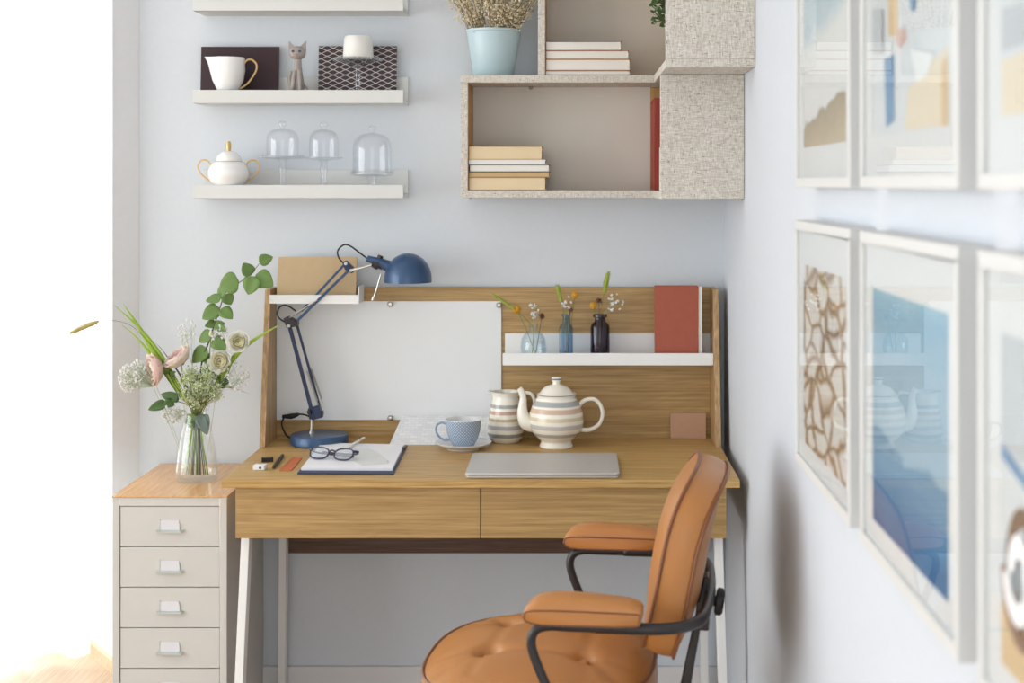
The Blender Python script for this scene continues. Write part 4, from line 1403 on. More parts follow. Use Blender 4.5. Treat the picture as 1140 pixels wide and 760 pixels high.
obj('base', rrect(-wl_ + 0.001, wl_ - 0.001, y0l + 0.001, y1l - 0.001, 0.009, 0.0012, 0.0062), 'silver', t, bevel=0.0012, smooth=30)
obj('lid', rrect(-wl_, wl_, y0l, y1l, 0.010, 0.0070, 0.0128), 'silver', t, bevel=0.0014, smooth=30)
obj('seam', rrect(-wl_ + 0.003, wl_ - 0.003, y0l + 0.003, y1l - 0.003, 0.009, 0.006, 0.0072), 'silver_dark', t, smooth=30)
for sx in (-1, 1):
    for sy in (y0l + 0.02, y1l - 0.02):
        obj('rubber_foot', MB().cyl((sx * 0.15, sy, 0.0001), (sx * 0.15, sy, 0.0014), 0.006), 'black_matte', t)

# ---- notebook, open
c0 = U(392, 512, DZ)
t = thing('notebook', 'open notebook with blank white pages over a navy board', 'notebook', (c0.x, c0.y, DZ + 0.0003))


def quadslab(P, z0, z1, org):
    return MB().prism([(p.x - org.x, p.y - org.y, z0) for p in P], (0, 0, z1 - z0))


P_ = [U(331, 528, DZ), U(438, 528.5, DZ), U(452.6, 498.8, DZ), U(354, 497.2, DZ)]
obj('board', quadslab(P_, 0, 0.0035, c0), 'blue_cover', t, smooth=0, bevel=0.0008)
Pp = [U(335, 520.5, DZ + 0.010), U(436.5, 521, DZ + 0.010), U(449.3, 494.6, DZ + 0.010), U(357.5, 492.6, DZ + 0.010)]
b = MB()
for k in range(5):
    j = 0.0012 * (k % 2)
    bb = [(p.x - c0.x + (0.001 - j), p.y - c0.y - j * 0.6, 0.0036 + 0.00125 * k) for p in Pp]
    b.prism(bb, (0, 0, 0.00115))
obj('pages', b, 'paper', t, smooth=0)
obj('pen_loop', MB().tube([(P_[2].x - c0.x - 0.006, P_[2].y - c0.y - 0.045, 0.0075), (P_[2].x - c0.x + 0.001, P_[2].y - c0.y - 0.012, 0.0075)], 0.0035, 10), 'cover_grey', t)
ZN = DZ + 0.0103
# loose grey note sheet
zz = [(500, 300), (585, 262), (700, 256), (800, 296), (905, 384), (905, 400), (640, 420), (560, 385)]
pz = [U(330 + x / 8.77, 470 + y / 8.77, ZN) for x, y in zz]
cc = sum(pz, Vector()) / len(pz)
b = MB().prism([(p.x - cc.x, p.y - cc.y, 0) for p in pz], (0, 0, 0.0006))
t = thing('note_sheet', 'small grey translucent note sheet lying on the open notebook', 'paper', (cc.x, cc.y, ZN))
obj('sheet', b, 'tracing', t, smooth=0)
obj('brass_eyelet', MB().cyl((pz[4].x - cc.x - 0.003, pz[4].y - cc.y + 0.001, 0.0006), (pz[4].x - cc.x - 0.003, pz[4].y - cc.y + 0.001, 0.0016), 0.0022), 'gold', t)
# pen
pa, pb = U(384.5, 499.5, ZN + 0.004), U(405, 488, ZN + 0.004)
pb.z = ZN + 0.0045
t = thing('pen', 'white pen with gold dots lying across the top of the open notebook', 'pen', (pa.x, pa.y, ZN))
d = pb - pa
q = lambda u: Vector((d.x * u, d.y * u, 0.0047))
obj('barrel', MB().tube([q(0.0), q(0.05), q(0.75), q(1.0)], [0.0012, 0.0034, 0.0042, 0.0042], 14), 'porcelain', t)
obj('cap_ring', MB().tube([q(0.70), q(0.73)], 0.0046, 14), 'gold', t)
obj('end_cap', MB().tube([q(1.0), q(1.04)], [0.0040, 0.0030], 14), 'black', t)
obj('clip', MB().tube([q(1.0) + Vector((0.004, -0.004, 0.001)), q(0.75) + Vector((0.003, -0.004, 0.002))], 0.0009, 6), 'gold', t)
b = MB()
for u in (0.18, 0.34, 0.50, 0.64):
    b.ball(q(u) + Vector((0.0008, -0.0034, 0.0012)), 0.0013, 8, 6)
obj('gold_dots', b, 'gold', t)

# spectacles
g0 = U(366.5, 512.5, ZN)
t = thing('spectacles', 'navy-rimmed spectacles resting on the open notebook', 'glasses', (g0.x, g0.y, ZN + 0.0008), rz=R(-17))
tilt = Matrix.Rotation(-R(42), 3, 'X')


def lens_pts(cx_, n=28):
    out = []
    for i in range(n):
        a = 2 * PI * i / n
        c, s = math.cos(a), math.sin(a)
        x = 0.0245 * math.copysign(abs(c) ** 0.8, c)
        z = 0.0165 * math.copysign(abs(s) ** 0.8, s)
        if z > 0 and abs(x) > 0:
            z *= 0.92 + 0.10 * (x / 0.0245) * (1 if cx_ > 0 else -1)
        out.append(tilt @ Vector((cx_ + x, 0.0, z + 0.0195)))
    return out


b = MB()
for s_ in (-1, 1):
    b.loop_tube(lens_pts(s_ * 0.0325), 0.0021, 8)
b.tube([tilt @ Vector((-0.009, 0, 0.024)), tilt @ Vector((0, -0.001, 0.0275)), tilt @ Vector((0.009, 0, 0.024))], 0.0022, 8, 4)
for s_ in (-1, 1):
    b.tube([tilt @ Vector((s_ * 0.055, 0, 0.028)), tilt @ Vector((s_ * 0.062, 0.002, 0.029))], 0.0035, 8)
obj('rim', b, 'spec_navy', t, smooth=60)
for s_ in (-1, 1):
    L = lens_pts(s_ * 0.0325)
    b = MB()
    n_ = tilt @ Vector((0, 0.0006, 0))
    b.prism([p - n_ for p in L], n_ * 2)
    obj('lens', b, 'lens', t, smooth=0)
for s_ in (-1, 1):
    h_ = tilt @ Vector((s_ * 0.062, 0.002, 0.029))
    e_ = Vector((-s_ * 0.045, 0.050 + 0.006 * s_, 0.0035 + (0.004 if s_ > 0 else 0)))
    obj('temple', MB().tube([h_, Vector((s_ * 0.064, h_.y + 0.008, h_.z * 0.9)), Vector((s_ * 0.045, 0.040 + 0.004 * s_, 0.009)), e_], [0.0028, 0.0026, 0.0022, 0.0026], 8, 5), 'spec_navy', t, smooth=60)

# eraser, sharpener, pencil, ruler
c6 = lambda x, y, z=DZ: U(240 + x / 2.375, 430 + y / 2.373, z)
p = c6(115, 221)
t = thing('eraser', 'white eraser block at the left front corner of the desk', 'eraser', (p.x, p.y, DZ + 0.0003), rz=R(-6))
obj('block', MB().box(-0.0145, 0.0145, -0.004, 0.020, 0, 0.012), 'eraser', t, smooth=0, bevel=0.0018)
obj('hole', MB().cyl((0.004, -0.0045, 0.006), (0.004, -0.0035, 0.006), 0.0032), 'pencil', t)
p = c6(133, 203)
t = thing('pencil_sharpener', 'small black pencil sharpener just behind the white eraser', 'sharpener', (p.x, p.y + 0.018, DZ + 0.0003), rz=R(10))
obj('wedge', MB().prism([(-0.014, -0.007, 0), (0.014, -0.005, 0), (0.014, 0.005, 0), (-0.014, 0.007, 0)], (0, 0, 0.011)), 'black_matte', t, smooth=0, bevel=0.0012)
obj('blade', MB().box(-0.010, 0.010, -0.003, 0.003, 0.011, 0.0118), 'chrome', t, smooth=0)
pa, pb = c6(151, 221), c6(177, 187)
t = thing('pencil', 'short thick charcoal pencil beside the orange ruler', 'pencil', (pa.x, pa.y, DZ + 0.0046))
d = pb - pa; d.z = 0
obj('shaft', MB().tube([d * 0.12, d], 0.0044, 6), 'pencil', t, smooth=0)
obj('tip', MB().tube([d * 0.0, d * 0.12], [0.0008, 0.0044], 6), 'stem_dark', t, smooth=0)
Q = [c6(168, 224), c6(200, 224), c6(229, 190), c6(205, 188)]
cc = sum(Q, Vector()) / 4
t = thing('ruler', 'short flat orange ruler between the pencil and the notebook', 'ruler', (cc.x, cc.y, DZ + 0.0003))
obj('strip', MB().prism([(p.x - cc.x, p.y - cc.y, 0) for p in Q], (0, 0, 0.0022)), 'rubber_orange', t, smooth=0, bevel=0.0005)
b = MB()
for k in range(13):
    u = 0.06 + 0.88 * k / 12
    a = Q[0].lerp(Q[3], u) - cc; e = Q[1].lerp(Q[2], u) - cc
    w_ = (e - a) * (0.28 if k % 3 == 0 else 0.16)
    b.tube([(a.x, a.y, 0.0023), (a.x + w_.x, a.y + w_.y, 0.0023)], 0.0003, 4)
obj('graduation', b, 'leather_pipe', t, smooth=0)

# patterned paper pad leaning against the desk back
pl = W(433.5, 495, 3.826); pr = W(547, 495, 3.826)
h = 0.112
xa, xb = (433.5 - VX) * 3.826 / F, (545 - VX) * 3.826 / F
an = math.atan2(3.915 - 3.826, 0.056)
b = MB().prism([(0, 0, 0), (xb - xa, 0, 0), (xb - xa, 0, h), (0.022, 0, h)], (0, 0.0025, 0))
o = obj('patterned_paper', b, 'wedge', loc=(xa, 3.826, DZ + 0.0005), rot=(-an, 0, 0), smooth=0)
tag(o, 'white pad with a faint wedge pattern leaning against the desk back behind the cup', 'paper')

# ---- lamp
YL = 3.842


def c4(x, y, Y=YL):
    return W(280 + x / 3.0417, 260 + y / 3.04, Y)


lb = Vector((c4(230, 690).x, YL, DZ + 0.0003))
t = thing('desk_lamp', 'blue metal desk lamp with a sprung jointed arm and dome shade', 'lamp', lb)
l4 = lambda x, y, dy=0.0: c4(x, y, YL) + Vector((0, dy, 0)) - lb
obj('base', MB().lathe([(0.073, 0), (0.0765, 0.002), (0.0765, 0.022), (0.0735, 0.0262), (0.068, 0.027), (0, 0.027)], seg=56, cap=True), 'blue_metal', t, smooth=40)
po = l4(203, 660); top = l4(205, 622)
obj('post', MB().cyl((po.x, 0, 0.027), (top.x, 0, top.z), 0.0042).cyl((po.x, 0, 0.027), (po.x, 0, 0.033), 0.0075), 'chrome', t)
obj('post_clamp', MB().cyl((top.x, 0, top.z - 0.004), (top.x, 0, top.z + 0.022), 0.008).tube([l4(200, 602, -0.010), l4(200, 602, 0.010)], 0.008, 12).box(top.x - 0.004, top.x + 0.030, -0.007, 0.007, top.z + 0.006, top.z + 0.018), 'black', t, smooth=40, bevel=0.001)


def bar(x0, y0, x1, y1, wd, dy=0.0, mat='navy_metal', name='arm_bar'):
    """square tube between two crop points"""
    a, b2 = l4(x0, y0, dy), l4(x1, y1, dy)
    d_ = (b2 - a).normalized(); n_ = Vector((d_.z, 0, -d_.x)) * wd / 2
    m = MB().prism([a - n_, a + n_, b2 + n_, b2 - n_], (0, 0.008, 0))
    for v in m.bm.verts:
        v.co.y -= 0.004
    return obj(name, m, mat, t, smooth=0, bevel=0.0012)


bar(126, 296, 212, 622, 0.0095, -0.006)
bar(150, 300, 238, 618, 0.0062, 0.006)
bar(168, 262, 318, 100, 0.0062, 0.006, 'blue_metal')
bar(146, 304, 332, 122, 0.0070, -0.006, 'blue_metal')


def spring(x0, y0, x1, y1, r, dy, turns=26):
    a, b2 = l4(x0, y0, dy), l4(x1, y1, dy)
    d_ = b2 - a; u = d_.normalized(); n1 = Vector((u.z, 0, -u.x)); n2 = Vector((0, 1, 0))
    pts = [a + d_ * (i / (turns * 8)) + (n1 * math.cos(2 * PI * i / 8) + n2 * math.sin(2 * PI * i / 8)) * r for i in range(turns * 8 + 1)]
    m = MB().tube(pts, 0.0009, 5)
    m.tube([a - u * 0.008, b2 + u * 0.010], 0.0009, 6)
    return obj('spring', m, 'chrome', t, smooth=60)


spring(188, 466, 222, 566, 0.0026, 0.0)
spring(200, 462, 234, 562, 0.0026, 0.014)
spring(140, 278, 216, 230, 0.0026, -0.014)
obj('joint_plate', MB().prism([l4(110, 285, -0.013), l4(126, 278, -0.013), l4(160, 296, -0.013), l4(158, 312, -0.013), l4(122, 318, -0.013)], (0, 0.026, 0)), 'black', t, smooth=0, bevel=0.002)
obj('joint_plate', MB().prism([l4(308, 96, -0.011), l4(322, 90, -0.011), l4(350, 118, -0.011), l4(342, 134, -0.011), l4(318, 122, -0.011)], (0, 0.022, 0)), 'navy_metal', t, smooth=0, bevel=0.002)
for x, y in ((130, 310), (340, 123), (322, 100)):
    obj('joint_bolt', MB().cyl(l4(x, y, -0.018), l4(x, y, -0.010), 0.0042), 'chrome', t)
obj('joint_plate', MB().prism([l4(192, 590, -0.009), l4(230, 578, -0.009), l4(243, 620, -0.009), l4(206, 630, -0.009), l4(194, 612, -0.009)], (0, 0.016, 0)), 'navy_metal', t, smooth=0, bevel=0.002)
obj('neck_link', MB().tube([l4(342, 122, -0.008), l4(380, 114, -0.006), l4(424, 100, -0.003)], [0.0045, 0.003, 0.004], 10), 'chrome', t)
obj('neck_clamp', MB().cyl(l4(418, 118), l4(438, 74), 0.0075).cyl(l4(410, 98), l4(446, 108), 0.0120, 0.0120).tube([l4(424, 102, -0.014), l4(424, 102, -0.02)], 0.006, 10), 'black', t, smooth=40)
obj('socket', MB().cyl(l4(392, 84), l4(424, 94), 0.0085, 0.0110, 20).cyl(l4(424, 94), l4(478, 116), 0.0125, 0.0165, 24), 'blue_metal', t, smooth=40)
sc0 = l4(530, 165)
Rr = 80 / 3.0417 * YL / F
pr = [(Rr, 0), (Rr * 1.0, 0.003), (Rr, 0.010)]
for k in range(1, 13):
    a = PI / 2 * k / 12
    pr.append((Rr * math.cos(a), 0.010 + (Rr + 0.005) * math.sin(a)))
pr2 = [(max(r0_ - 0.0015, 0), z0_ - 0.0015 if i > 2 else z0_) for i, (r0_, z0_) in enumerate(pr)]
pr[-1] = (0, pr[-1][1]); pr2[-1] = (0, pr2[-1][1])
b = MB().lathe(list(reversed(pr2)) + pr, sc0, 56, False)
shd = obj('shade', b, 'blue_metal', t, smooth=50)
obj('bulb', MB().ball(sc0 + Vector((-0.008, 0, 0.032)), 0.022, 20, 12), 'porcelain', shd, smooth=180)
obj('steering_rod', MB().tube([l4(440, 136, -0.012), l4(428, 180, -0.014), l4(414, 222, -0.016)], [0.002, 0.0022, 0.0016], 8).cyl(l4(416, 212, -0.016), l4(413, 224, -0.016), 0.0038), 'chrome', t)
cb = MB().tube([l4(392, 84), l4(368, 66), l4(335, 42), l4(312, 38), l4(292, 58), l4(296, 82), l4(312, 100)], 0.0022, 8, 6)
obj('cable', cb, 'black_matte', t, smooth=180)
cb = MB().tube([l4(150, 262), l4(122, 244), l4(98, 246), l4(87, 268), l4(94, 286), l4(116, 300)], 0.0022, 8, 6)
obj('cable', cb, 'black_matte', t, smooth=180)
cb = MB().tube([l4(134, 700, 0.02), l4(105, 690, 0.045), l4(84, 660, 0.07), l4(90, 636, 0.08)], 0.0022, 8, 6)
obj('cable', cb, 'black_matte', t, smooth=180)
obj('cable_switch', MB().tube([l4(88, 632, 0.065), l4(120, 630, 0.060), l4(146, 622, 0.055)], [0.004, 0.0075, 0.004], 8, 3).tube([l4(146, 622, 0.055), l4(170, 626, 0.06), l4(195, 640, 0.064)], 0.0022, 8, 4), 'black_matte', t, smooth=60)

# ================================================================== BOUQUET
YV = 3.72


def c3(x, y, Y=YV):
    return W(60 + x / 2.6222, 270 + y / 2.6207, Y)


kv = YV / F / 2.6215
ZV = T0 + 0.0038
vc = c3(416.5, 690)
t = thing('glass_vase', 'clear glass carafe vase of water and stems on the filing cabinet', 'vase', (vc.x, YV, ZV))
vz = lambda y: (697 - y) * kv
rr = lambda w_: w_ * kv
prof = [(rr(56), 0), (rr(61), 0.004), (rr(61), vz(670)), (rr(56), vz(620)), (rr(46), vz(560)), (rr(36), vz(520)), (rr(35), vz(500)), (rr(40), vz(475)), (rr(52), vz(450))]
inn = [(a - 0.0012, z) for a, z in prof]
inn[0] = (rr(54), 0.007); inn[1] = (rr(57), 0.010)
obj('glass', MB().lathe([(0, 0.0)] + prof + list(reversed(inn)) + [(0, 0.006)], seg=44, cap=False), 'glass_vase', t, smooth=60)
obj('water', MB().lathe([(0, 0.0085), (rr(53), 0.0085), (rr(57), 0.014), (rr(58), vz(670)), (rr(53), vz(620)), (rr(47), vz(575)), (0, vz(575))], seg=40, cap=False), 'water', t, smooth=60)

GB = 'flowers in the glass carafe vase'
random.seed(31)
hubn = lambda dx=0, dy=0: c3(418 + dx, 505, YV + dy)


def foot(dx, dy=0.0):
    p = c3(416 + dx * 1.35, 676, YV + dy)
    return p


def stem_path(fx, nx_, pts, fdy=0.0):
    return [foot(fx, fdy), hubn(nx_, fdy * 0.3)] + [Vector(p) for p in pts]


def rose(label, P, face, size, mo, mi_, fx, nxp, via, layers=5, openness=1.0):
    P = Vector(P)
    pts = stem_path(fx, nxp, [*via, P], random.uniform(-0.02, 0.02))
    base = pts[0]
    t = thing('rose', label, 'flower', base, group=GB)
    obj('stem', MB().tube([p - base for p in pts], 0.0012, 7, 6), 'stem', t, smooth=180)
    face = Vector(face).normalized()
    rot = Vector((0, 0, 1)).rotation_difference(face).to_matrix()
    c = P - base
    outer, inner = MB(), MB()
    for L in range(layers):
        f = L / (layers - 1)
        n = (3, 4, 5, 6, 6, 7)[L]
        Rl = size * (0.26 + 0.62 * f)
        phm = R(158 - 62 * f * openness)
        mb = inner if f < 0.6 else outer
        for k in range(n):
            th = 2 * PI * (k / n) + L * 1.1 + random.gauss(0, 0.12)
            wd = 2 * PI / n * 1.55
            pm = phm + random.gauss(0, 0.10)
            ph = random.random() * 6
            amp = random.uniform(0.04, 0.09)

            def fn(u, v, th=th, wd=wd, Rl=Rl, pm=pm, ph=ph, f=f, amp=amp):
                s_ = 2 * u - 1
                vv = v * (1 - 0.16 * s_ * s_)
                phi = 0.25 + (pm - 0.25) * vv
                a = th + s_ * wd / 2 * min(1, 0.45 + vv * 0.8)
                fl = f * max(0, vv - 0.55) ** 1.5
                rr_ = Rl * (1 + 0.02 * s_ * (1 if int(ph * 7) % 2 else -1)) * math.sin(phi) + size * 0.75 * fl
                rr_ *= 1 + amp * math.sin(s_ * 7 + ph) * vv ** 3
                z = Rl * (1 - math.cos(phi)) * (0.98 - 0.12 * f) + size * amp * 0.8 * math.sin(s_ * 6 + ph) * vv ** 3 - size * 0.25 * fl
                z += size * 0.10 * (1 - f)
                return c + rot @ Vector((rr_ * math.cos(a), rr_ * math.sin(a), z - size * 0.15))
            mb.grid(fn, 10, 9)
    b1 = obj('outer_petals', outer, mo, t, smooth=180, solid=0.0006)
    b2 = obj('inner_petals', inner, mi_, t, smooth=180, solid=0.0006)
    sp_ = MB()
    for k in range(5):
        a = 2 * PI * k / 5
        d = rot @ Vector((math.cos(a), math.sin(a), -0.15))
        sp_.leaf(c - face * 0.001, c + d * size * 0.62, -face, size * 0.25, n=4)
    sp_.ball(c - face * size * 0.08, size * 0.17, 10, 6)
    obj('calyx', sp_, 'green_dark', t, smooth=60)
    return t


S3 = kv
rose('blush pink and peach ruffled rose facing left, lowest at the left of the bouquet', c3(312, 368), (-0.80, -0.50, -0.10), 0.0400, 'pink', 'peach', -22, -14, [c3(360, 440)], openness=0.95)
rose('peach pink ruffled rose seen from the side, upper left of the bouquet', c3(372, 348), (-0.55, -0.35, 0.80), 0.0385, 'peach', 'pink', -6, -6, [c3(382, 430)], openness=1.05)
rose('cream yellow open rose, upper right of the bouquet', c3(540, 292), (0.05, -0.93, 0.32), 0.0265, 'cream', 'butter', 20, 14, [c3(500, 400, YV + 0.01), c3(525, 330, YV + 0.012)])
rose('cream open rose just below the cream yellow one', c3(490, 348), (-0.15, -0.92, 0.28), 0.0290, 'cream', 'butter', 26, 10, [c3(478, 430)])

# yellow-green bud
P = c3(459, 265); pts = stem_path(4, 4, [c3(450, 360), P]); base = pts[0]
t = thing('rose_bud', 'small closed yellow-green bud in the middle of the bouquet', 'flower', base, group=GB)
obj('stem', MB().tube([p - base for p in pts], 0.0012, 6, 5), 'stem', t, smooth=180)
obj('bud', MB().lathe([(0, 0), (0.005, 0.004), (0.0062, 0.010), (0.0035, 0.017), (0, 0.020)], P - base - Vector((0, 0, 0.010)), 16, False), 'butter', t, smooth=60)
b = MB()
for k in range(4):
    a = k * PI / 2
    b.leaf(P - base - Vector((0, 0, 0.010)), P - base + Vector((0.006 * math.cos(a), 0.006 * math.sin(a), 0.004)), (math.cos(a), math.sin(a), 0), 0.005, n=4)
obj('calyx', b, 'stem', t, smooth=60)

# leafy branch
sp_pts = [(430, 360), (452, 290), (470, 235), (488, 180), (502, 145), (548, 112), (575, 92), (600, 60)]
pts = stem_path(8, 6, [c3(x, y) for x, y in sp_pts]); base = pts[0]
t = thing('leafy_branch', 'tall ivy-like branch of broad green leaves arching right above the bouquet', 'branch', base, group=GB)
obj('stem', MB().tube([p - base for p in pts], [0.0024, 0.0024, 0.0022, 0.002, 0.0018, 0.0016, 0.0014, 0.0012, 0.001, 0.0008], 8, 5), 'stem_dark', t, smooth=180)
# (base x,y)(tip x,y) width in crop px
lv = [((598, 55), (640, 42), 36), ((590, 92), (640, 128), 58), ((585, 98), (566, 152), 54), ((575, 96), (553, 58), 42), ((540, 112), (482, 128), 66), ((500, 140), (478, 158), 40),
      ((500, 150), (518, 182), 38), ((488, 160), (442, 170), 30), ((484, 190), (432, 222), 50), ((488, 192), (522, 222), 40), ((472, 232), (440, 244), 26),
      ((470, 238), (502, 258), 28), ((462, 262), (422, 290), 40), ((465, 280), (502, 312), 44), ((448, 308), (402, 350), 52), ((470, 235), (500, 236), 18), ((440, 330), (468, 356), 36)]
for i, ((x0, y0), (x1, y1), wd) in enumerate(lv):
    a, e = c3(x0, y0, YV + random.uniform(-0.004, 0.004)) - base, c3(x1, y1, YV + random.uniform(-0.022, 0.010)) - base
    b = MB().leaf(a, e, (random.uniform(-0.35, 0.35), -1, random.uniform(-0.1, 0.6)), wd * S3, 'heart', fold=0.18, curl=0.10, n=10)
    obj('leaf', b, 'green', t, smooth=180, solid=0.0005)

# grass blades
def blade(label, fx, via, tip, w_, mat='grass'):
    pts = stem_path(fx, fx * 0.4, [c3(*v) for v in via] + [c3(*tip)]); base = pts[0]
    t = thing('grass_blade', label, 'grass', base, group=GB)
    L = [p - base for p in pts]
    b = MB()
    n = 30
    import bisect
    segs = [(L[i + 1] - L[i]).length for i in range(len(L) - 1)]
    tot = sum(segs)

    def at(u):
        s_ = u * tot
        for i, q_ in enumerate(segs):
            if s_ <= q_ or i == len(segs) - 1:
                k = min(1, s_ / q_)
                p0, p1, p2, p3 = L[max(i - 1, 0)], L[i], L[i + 1], L[min(i + 2, len(L) - 1)]
                return 0.5 * ((2 * p1) + (p2 - p0) * k + (2 * p0 - 5 * p1 + 4 * p2 - p3) * k * k + (3 * p1 - p0 - 3 * p2 + p3) * k ** 3)
            s_ -= q_

    def fn(u, v):
        p = at(u); q2 = at(min(1, u + 0.02)); q1 = at(max(0, u - 0.02))
        d = (q2 - q1).normalized(); sd = d.cross(Vector((0, -1, 0.2))).normalized()
        w2_ = w_ * S3 / 2 * min(1, 0.10 + (u * 1.7) ** 2) * min(1, (1 - u) * 3.0 + 0.02)
        k = (v - 0.5) * 2
        return p + sd * (k * w2_) + Vector((0, abs(k) * w2_ * 0.35, 0))
    b.grid(fn, n, 4)
    obj('blade', b, mat, t, smooth=180, solid=0.0004)


blade('broad lime grass blade, highest on the left of the bouquet', -30, [(370, 440), (300, 335), (258, 262)], (202, 178), 20)
blade('second lime grass blade crossing behind the broad left one', -26, [(372, 430), (305, 320), (250, 250)], (172, 178), 12)
blade('lower lime grass blade curving left above the blush rose', -18, [(375, 440), (290, 335), (240, 275)], (196, 238), 12)
blade('lime grass blade pointing right across the desk side', 24, [(465, 430), (528, 332), (590, 280)], (668, 235), 17)
blade('thin tan dry blade sticking out to the lower right', 12, [(450, 440), (505, 422)], (572, 441), 5, 'foxtail_dry')
blade('narrow green blade rising between the two pink roses', -10, [(376, 400), (320, 318)], (296, 292), 6, 'stem_dark')

foxtail('foxtail_grass', 'dry foxtail arching far left over the bright bay',
        stem_path(-12, -10, [c3(370, 430), c3(300, 320), c3(228, 244), c3(165, 226), c3(130, 229), c3(88, 237), c3(47, 264)]), 0.0052, 6, 'foxtail_dry', GB)


def c3m(x, y, Y):
    return c3(x, y, Y)


def bb(label, fx, cx_, cy_, rx_, ry_, n, hubp, r=0.0026, dy=0.014):
    return baby(label, foot(fx), cx_, cy_, rx_, ry_, n, GB, YV, r, c3m, hubp, dy)


bb('white baby breath cluster at the far left of the bouquet', -15, 222, 395, 34, 42, 120, c3(290, 420), r=0.0022)
bb('second baby breath cluster tucked beside the blush rose', -12, 248, 372, 26, 34, 60, c3(300, 420), r=0.0022)
bb('white baby breath sprig above the peach rose', 2, 388, 258, 28, 34, 26, c3(405, 360))
bb('white baby breath sprig between the branch and the cream yellow rose', 6, 482, 262, 24, 26, 30, c3(460, 350))
bb('white baby breath sprig right of the lower cream rose', 16, 535, 392, 34, 46, 46, c3(475, 430))
bb('white baby breath sprig hanging low at the left of the vase neck', -8, 345, 500, 34, 26, 60, c3(385, 490))

# pale green umbel
P = c3(428, 425); base = foot(0)
t = thing('lace_flower', 'airy pale green lace flower umbel at the centre of the bouquet', 'flower', base, group=GB)
st, fl, fg = MB(), MB(), MB()
hb_ = c3(415, 500) - base
st.tube([(0, 0, 0), hb_], 0.0016, 7)
for i in range(64):
    a, q_ = random.random() * 2 * PI, math.sqrt(random.random())
    e = c3(428 + 56 * q_ * math.cos(a), 422 + 62 * q_ * math.sin(a), YV - 0.012 + random.gauss(0, 0.016)) - base
    st.tube([hb_, (hb_ + e) / 2 + Vector((0, -0.004, 0)), e], 0.0006, 4, 2)
    for j in range(34):
        p = e + Vector([random.gauss(0, 0.0066) for _ in range(3)])
        (fl if j % 2 else fg).octa(p, random.uniform(0.0013, 0.0027))
        if j % 3 == 0:
            st.tube([e - Vector((0, 0, 0.004)), p], 0.0003, 3)
obj('stems', st, 'stem', t, smooth=0)
o = obj('blossoms', fl, 'lace', t, smooth=0); o['kind'] = 'stuff'
o = obj('green_florets', fg, 'green_pale', t, smooth=0); o['kind'] = 'stuff'

# leaf sprigs
def sprig(label, fx, spine, leaves, mat, name='leaf_sprig'):
    pts = stem_path(fx, fx * 0.5, [c3(*p) for p in spine]); base = pts[0]
    t = thing(name, label, 'leaves', base, group=GB)
    obj('stem', MB().tube([p - base for p in pts], 0.0012, 6, 4), 'stem_dark', t, smooth=180)
    for (a, e, wd) in leaves:
        d_ = random.uniform(-0.015, 0.01)
        b = MB().leaf(c3(*a, YV - 0.004) - base, c3(*e, YV - 0.004 + d_) - base, (random.uniform(-0.5, 0.5), -1, random.uniform(0, 0.8)), wd * S3, 'heart', fold=0.3, curl=0.2, n=8)
        obj('leaf', b, mat, t, smooth=180, solid=0.0005)


sprig('dark green leaf sprig reaching low left from the vase mouth', -10, [(380, 468), (330, 462)],
      [((365, 455), (310, 442), 32), ((350, 462), (318, 478), 30), ((330, 466), (274, 488), 30), ((360, 466), (345, 440), 20), ((310, 470), (280, 484), 14)], 'green_dark')
sprig('grey-green leaf sprig inside the vase neck', 8, [(430, 520)],
      [((425, 500), (448, 560), 38), ((440, 500), (452, 535), 26), ((430, 515), (405, 550), 22)], 'green_grey')
sprig('bright green leaf sprig just over the vase neck', 2, [(405, 500)],
      [((412, 520), (388, 500), 26), ((412, 515), (428, 492), 24), ((404, 540), (396, 508), 22), ((400, 510), (384, 528), 18)], 'green')
sprig('small green leaf sprig below the lower cream rose', 16, [(470, 430), (490, 405)],
      [((490, 405), (512, 408), 22), ((480, 400), (470, 380), 16), ((486, 412), (500, 425), 18), ((440, 372), (470, 378), 18)], 'green_dark')
sprig('small green leaves under the two pink roses', -8, [(360, 425), (335, 380)],
      [((335, 380), (320, 366), 16), ((338, 384), (355, 376), 16), ((345, 384), (352, 398), 14)], 'green')

